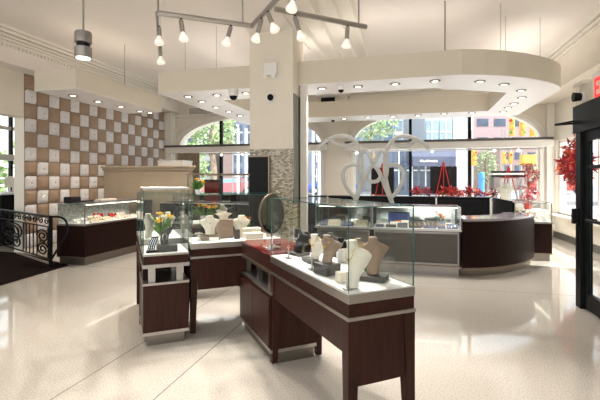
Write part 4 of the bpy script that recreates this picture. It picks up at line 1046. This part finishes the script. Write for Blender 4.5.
building('dark red brick block with blue glass behind the left window', 222, 262, 50, 9.0, 'redbrick', wins=(2, 1), wsize=(.8, .3), zoff=5.2)
building('blue grey glass building behind the left window', 232, 336, 38, 6.8, 'bluegrey', wins=(8, 3), wsize=(.62, .7), zoff=.8, frame='whitepaint')
building('pale building behind the trees at the far left', 140, 215, 52, 13, 'concrete', wins=(5, 4), wsize=(.6, .6), zoff=1.5)
building('low shop front with glass under the dark awning', 392, 472, 34, 4.2, 'bluegrey', wins=(6, 1), wsize=(.8, .8), zoff=.3, depth=3.4, frame='whitepaint')
# white columns
for i, px in enumerate((238, 246, 263, 271, 313, 319)):
    x, _ = on_depth(px, px, 30)
    tag(MB().cyl((0, 0, 0), (0, 0, 5.2), .09, n=12).build('street_column', 'whitepaint', loc=(x, 30, 0)), 'white street column outside, %s' % ('left one of the pair behind the red car', 'right one of the pair behind the red car', 'just left of the column mosaic', 'hidden one behind the column', 'left one above the blue car', 'right one above the blue car')[i], 'column', 'white street columns')
for i, px in enumerate((461, 470)):
    x, _ = on_depth(px, px, 26); tag(MB().cyl((0, 0, 0), (0, 0, 9), .30 if i == 0 else .18, n=14).build('street_pole', 'whitepaint', loc=(x, 26, 0)), ('thick pale pole outside left of the right mullion', 'thinner pale pole right beside the thick one')[i], 'pole')
# awning with lettering-like white script
x0, x1 = on_depth(413, 464, 32.6)
aw_ = thing('shop_awning', 'slate blue shop awning with white sign across the street', 'awning', (x0, 32.6, 0))
MB().add([(0, 0, 2.55), (x1-x0, 0, 2.55), (x1-x0, 0, 3.3), (0, 0, 3.3), (0, 1.4, 2.6), (x1-x0, 1.4, 2.6), (x1-x0, 1.4, 3.9), (0, 1.4, 3.9)], [(0,3,2,1),(4,5,6,7),(0,1,5,4),(1,2,6,5),(2,3,7,6),(3,0,4,7)]).build('cloth', 'awning', aw_)
sw = MB(); rnd = random.Random(2)
for i in range(11):
    x = .55+i*.125; hh = rnd.uniform(.10, .2)
    sw.tube(smoothpath([(x, -.01, 2.86), (x+.04, -.01, 2.86+hh), (x+.08, -.01, 2.86+hh*.4), (x+.13, -.01, 2.88)], 3), .03, 5)
sw.build('sign_script', 'whitepaint', aw_)
# trees
def tree(px, Y, h, r_, lab, seed, z0=2.2, n=420, tr=.14, mat_='foliage'):
    rnd = random.Random(seed); x, _ = on_depth(px, px, Y)
    t = thing('street_tree', lab, 'tree', (x, Y, 0), 0, 'street trees')
    MB().tube(smoothpath([(0, 0, 0), (.1, 0, h*.35), (-.05, 0, h*.6), (.05, 0, h*.85)], 4), [tr*(1-.6*k/12) for k in range(13)], 8).build('trunk', 'bark', t, smooth=True)
    mb = MB()
    for _ in range(n):
        d = Vector((rnd.gauss(0, 1), rnd.gauss(0, 1), rnd.gauss(0, 1))).normalized()*rnd.uniform(.3, 1)**.6
        c = Vector((d.x*r_, d.y*r_, z0+(h-z0)*(.5+.5*d.z))); L = .22
        a = Vector((rnd.gauss(0, 1), rnd.gauss(0, 1), rnd.gauss(0, 1))).normalized(); e_ = a.orthogonal().normalized()
        mb.add([c, c+a*L*.6+e_*L*.4, c+a*L*1.3, c+a*L*.6-e_*L*.4], [(0, 1, 2, 3)])
    mb.build('crown', mat_, t)
tree(212, 24, 6.0, 1.5, 'green street tree with pale trunk behind the left window', 1, n=700, z0=2.9, tr=.24)
tree(190, 20, 3.4, .9, 'low green tree behind the curtain', 2, z0=.8)
tree(372, 26, 7.0, 1.7, 'green tree behind the centre arch', 3, z0=3.6, n=520)
tree(486, 34, 4.2, .9, 'young green tree right of the blue bin', 4, z0=1.2, n=260)
tree(540, 38, 4.2, 1.2, 'round green tree at the right edge of the window', 5, z0=1.0, n=260)
for i, p_ in enumerate((9.0, 10.4)):
    c = b(-14.5, p_+1.5); rnd = random.Random(i+9)
    t = thing('street_tree', ('leafy green tree outside the side room, left', 'leafy green tree outside the side room, right')[i], 'tree', c, 0, 'street trees')
    MB().tube([(0, 0, 0), (0, 0, 2.4)], .1).build('trunk', 'bark', t); mb = MB()
    for _ in range(200):
        c_ = Vector((rnd.uniform(-.7, .7), rnd.uniform(-.7, .7), 1.7+rnd.gauss(0, .6))); a = Vector((rnd.gauss(0, 1), rnd.gauss(0, 1), rnd.gauss(0, 1))).normalized()*.2; e_ = a.orthogonal()*.4
        mb.add([c_, c_+a*.6+e_, c_+a*1.3, c_+a*.6-e_], [(0, 1, 2, 3)])
    mb.build('crown', 'foliage', t)
# cars
def car(px, Y, rz, m, lab):
    x, _ = on_depth(px, px, Y)
    r = thing('car', lab, 'car', (x, Y, gz), rz, 'cars on the street')
    prof = [(-2.15, .30), (-2.2, .62), (-2.0, .82), (-1.25, .92), (-.65, 1.38), (.75, 1.42), (1.45, .98), (2.1, .86), (2.2, .55), (2.15, .30)]
    mb = MB(); n = len(prof); v_ = []
    for y, k in ((-.86, 1), (.86, 1)): v_ += [(a, y*(1 if z < 1.0 else .82), z) for a, z in prof]
    mb.add(v_, [tuple(range(n)), tuple(range(2*n-1, n-1, -1))]+[(i, (i+1) % n, n+(i+1) % n, n+i) for i in range(n)])
    mb.build('car_body', m, r, smooth=True)
    for sg in (-1, 1):
        y = sg*.80
        MB().add([(-1.1, y*1.03, .95), (1.25, y*1.03, .97), (.68, y*.93, 1.34), (-.58, y*.93, 1.32), (-1.1, y*1.06, .95), (1.25, y*1.06, .97), (.68, y*.96, 1.34), (-.58, y*.96, 1.32)], [(0,1,2,3),(7,6,5,4),(0,4,5,1),(1,5,6,2),(2,6,7,3),(3,7,4,0)]).build('side_window', 'carglass', r)
    MB().add([(-1.28, -.7, .95), (-1.28, .7, .95), (-.70, .62, 1.37), (-.70, -.62, 1.37)], [(0,1,2,3)]).build('windscreen', 'carglass', r)
    for sx_ in (-1.35, 1.35):
        for sy in (-.88, .88):
            wh = MB().cyl((sx_, sy-.1, .33), (sx_, sy+.1, .33), .33, n=20).build('wheel', 'tyre', r, smooth=True)
            MB().cyl((sx_, sy-.115, .33), (sx_, sy+.115, .33), .19, n=14).build('hub_cap', 'gem', wh)
car(231, 33, .05, 'overlitred', 'sunlit red car parked across the street behind the left window')
car(330, 35, .03, 'bluepaint', 'blue car behind the pier, its front wheel in the left window')
car(270, 35.6, .0, 'overlitred', 'second red car partly behind the column')
car(556, 36, .1, 'redpaint', 'dark red car at the right edge of the window')
# blue bin
x, _ = on_depth(481.5, 481.5, 24)
bn = thing('litter_bin', 'tall blue litter bin on the pavement outside', 'bin', (x, 24, 0))
MB().lathe([(.15, 0.3), (.16, 1.55), (.12, 1.56)], n=20).build('bin_body', 'bluebin', bn, smooth=True); MB().lathe([(.19, 1.56), (.19, 1.66), (.12, 1.90), (.03, 1.93)], n=20).build('bin_lid', 'bluebin', bn, smooth=True)
MB().cyl((0, 0, 0), (0, 0, .3), .1).build('foot', 'nickel', bn)
# traffic signals
def signal(px, py, Y, h, lab, side=0, pole=False, lenses=3):
    c = deep(px, py, Y); t = thing('traffic_signal', lab, 'traffic light', c, side, 'yellow traffic signals')
    w = h*.25
    MB().box(-w/2, w/2, -w*.4, w*.4, -h/2, h/2).build('housing', 'signal', t, bevel=.02)
    for k in range(lenses):
        z = h/2-h/lenses*(k+.5)
        MB().cyl((0, -w*.4, z), (0, -w*.95, z), h*.14, h*.13, 14).build('visor', 'signal', t)
        MB().cyl((0, -w*.96, z), (0, -w*.97, z), h*.09, n=12).build('lens', ('redpaint', 'signal', 'green')[k % 3], t)
    if pole: MB().cyl((0, w*.5, -c.z), (0, w*.5, h/2+1.2), .07, n=10).build('pole', 'nickel', t)
    else: MB().cyl((0, w*.5, h/2), (0, .3, h/2+1.2), .03, n=8).build('hanger', 'nickel', t)
signal(512, 127, 22, .95, 'large yellow traffic signal, leftmost of the upper three', -.7)
signal(522, 127, 22, .95, 'large yellow traffic signal, middle of the upper three', 0, pole=True)
signal(532, 129, 22, .8, 'large yellow traffic signal, rightmost of the upper three', .6)
za = deep(520, 127, 22).z+.57+1.2
xa, _ = on_depth(506, 520, 22); xb, _ = on_depth(552, 560, 22)
ms = thing('signal_mast', 'tall grey mast with an arm holding the large traffic signals', 'mast', (xb, 22.3, 0))
MB().cyl((0, 0, 0), (0, 0, za+.2), .10, n=12).build('pole', 'nickel', ms); MB().cyl((0, 0, za), (xa-xb, 0, za), .07, n=10).build('arm', 'nickel', ms)
signal(504, 158, 22, .62, 'small yellow pedestrian signal, left of the lower pair', .2, pole=True, lenses=2)
signal(510.5, 158, 22, .62, 'small yellow pedestrian signal, right of the lower pair', -.2, pole=True, lenses=2)
q = deep(529, 160, 21)
ys = tag(MB().prism([(-.40, -.24), (.2, -.26), (.46, .0), (.42, .28), (-.38, .25)], -.15, .15).build('signal_box', 'signal', loc=q), 'broad yellow box sign below the traffic signals outside', 'sign box')
ys.rotation_euler = (math.pi/2, 0, 0)
MB().cyl((0, -q.z, -.2), (0, .3, -.2), .06).build('pole', 'nickel', ys)
signal(473, 158, 24, .9, 'yellow signal beside the right mullion of the window', .4, pole=True)
# lamp post with white signal
c = deep(233, 136, 28)
lp = thing('street_lamp', 'grey lamp post with white lantern behind the left window', 'street lamp', (c.x, 28, 0))
MB().cyl((0, 0, 0), (0, 0, c.z), .05, n=10).build('pole', 'nickel', lp)
MB().lathe([(.05, 0), (.12, .12), (.16, .40), (.08, .52), (.02, .6)], (0, 0, c.z), 14).build('lantern', 'whitepaint', lp, smooth=True)
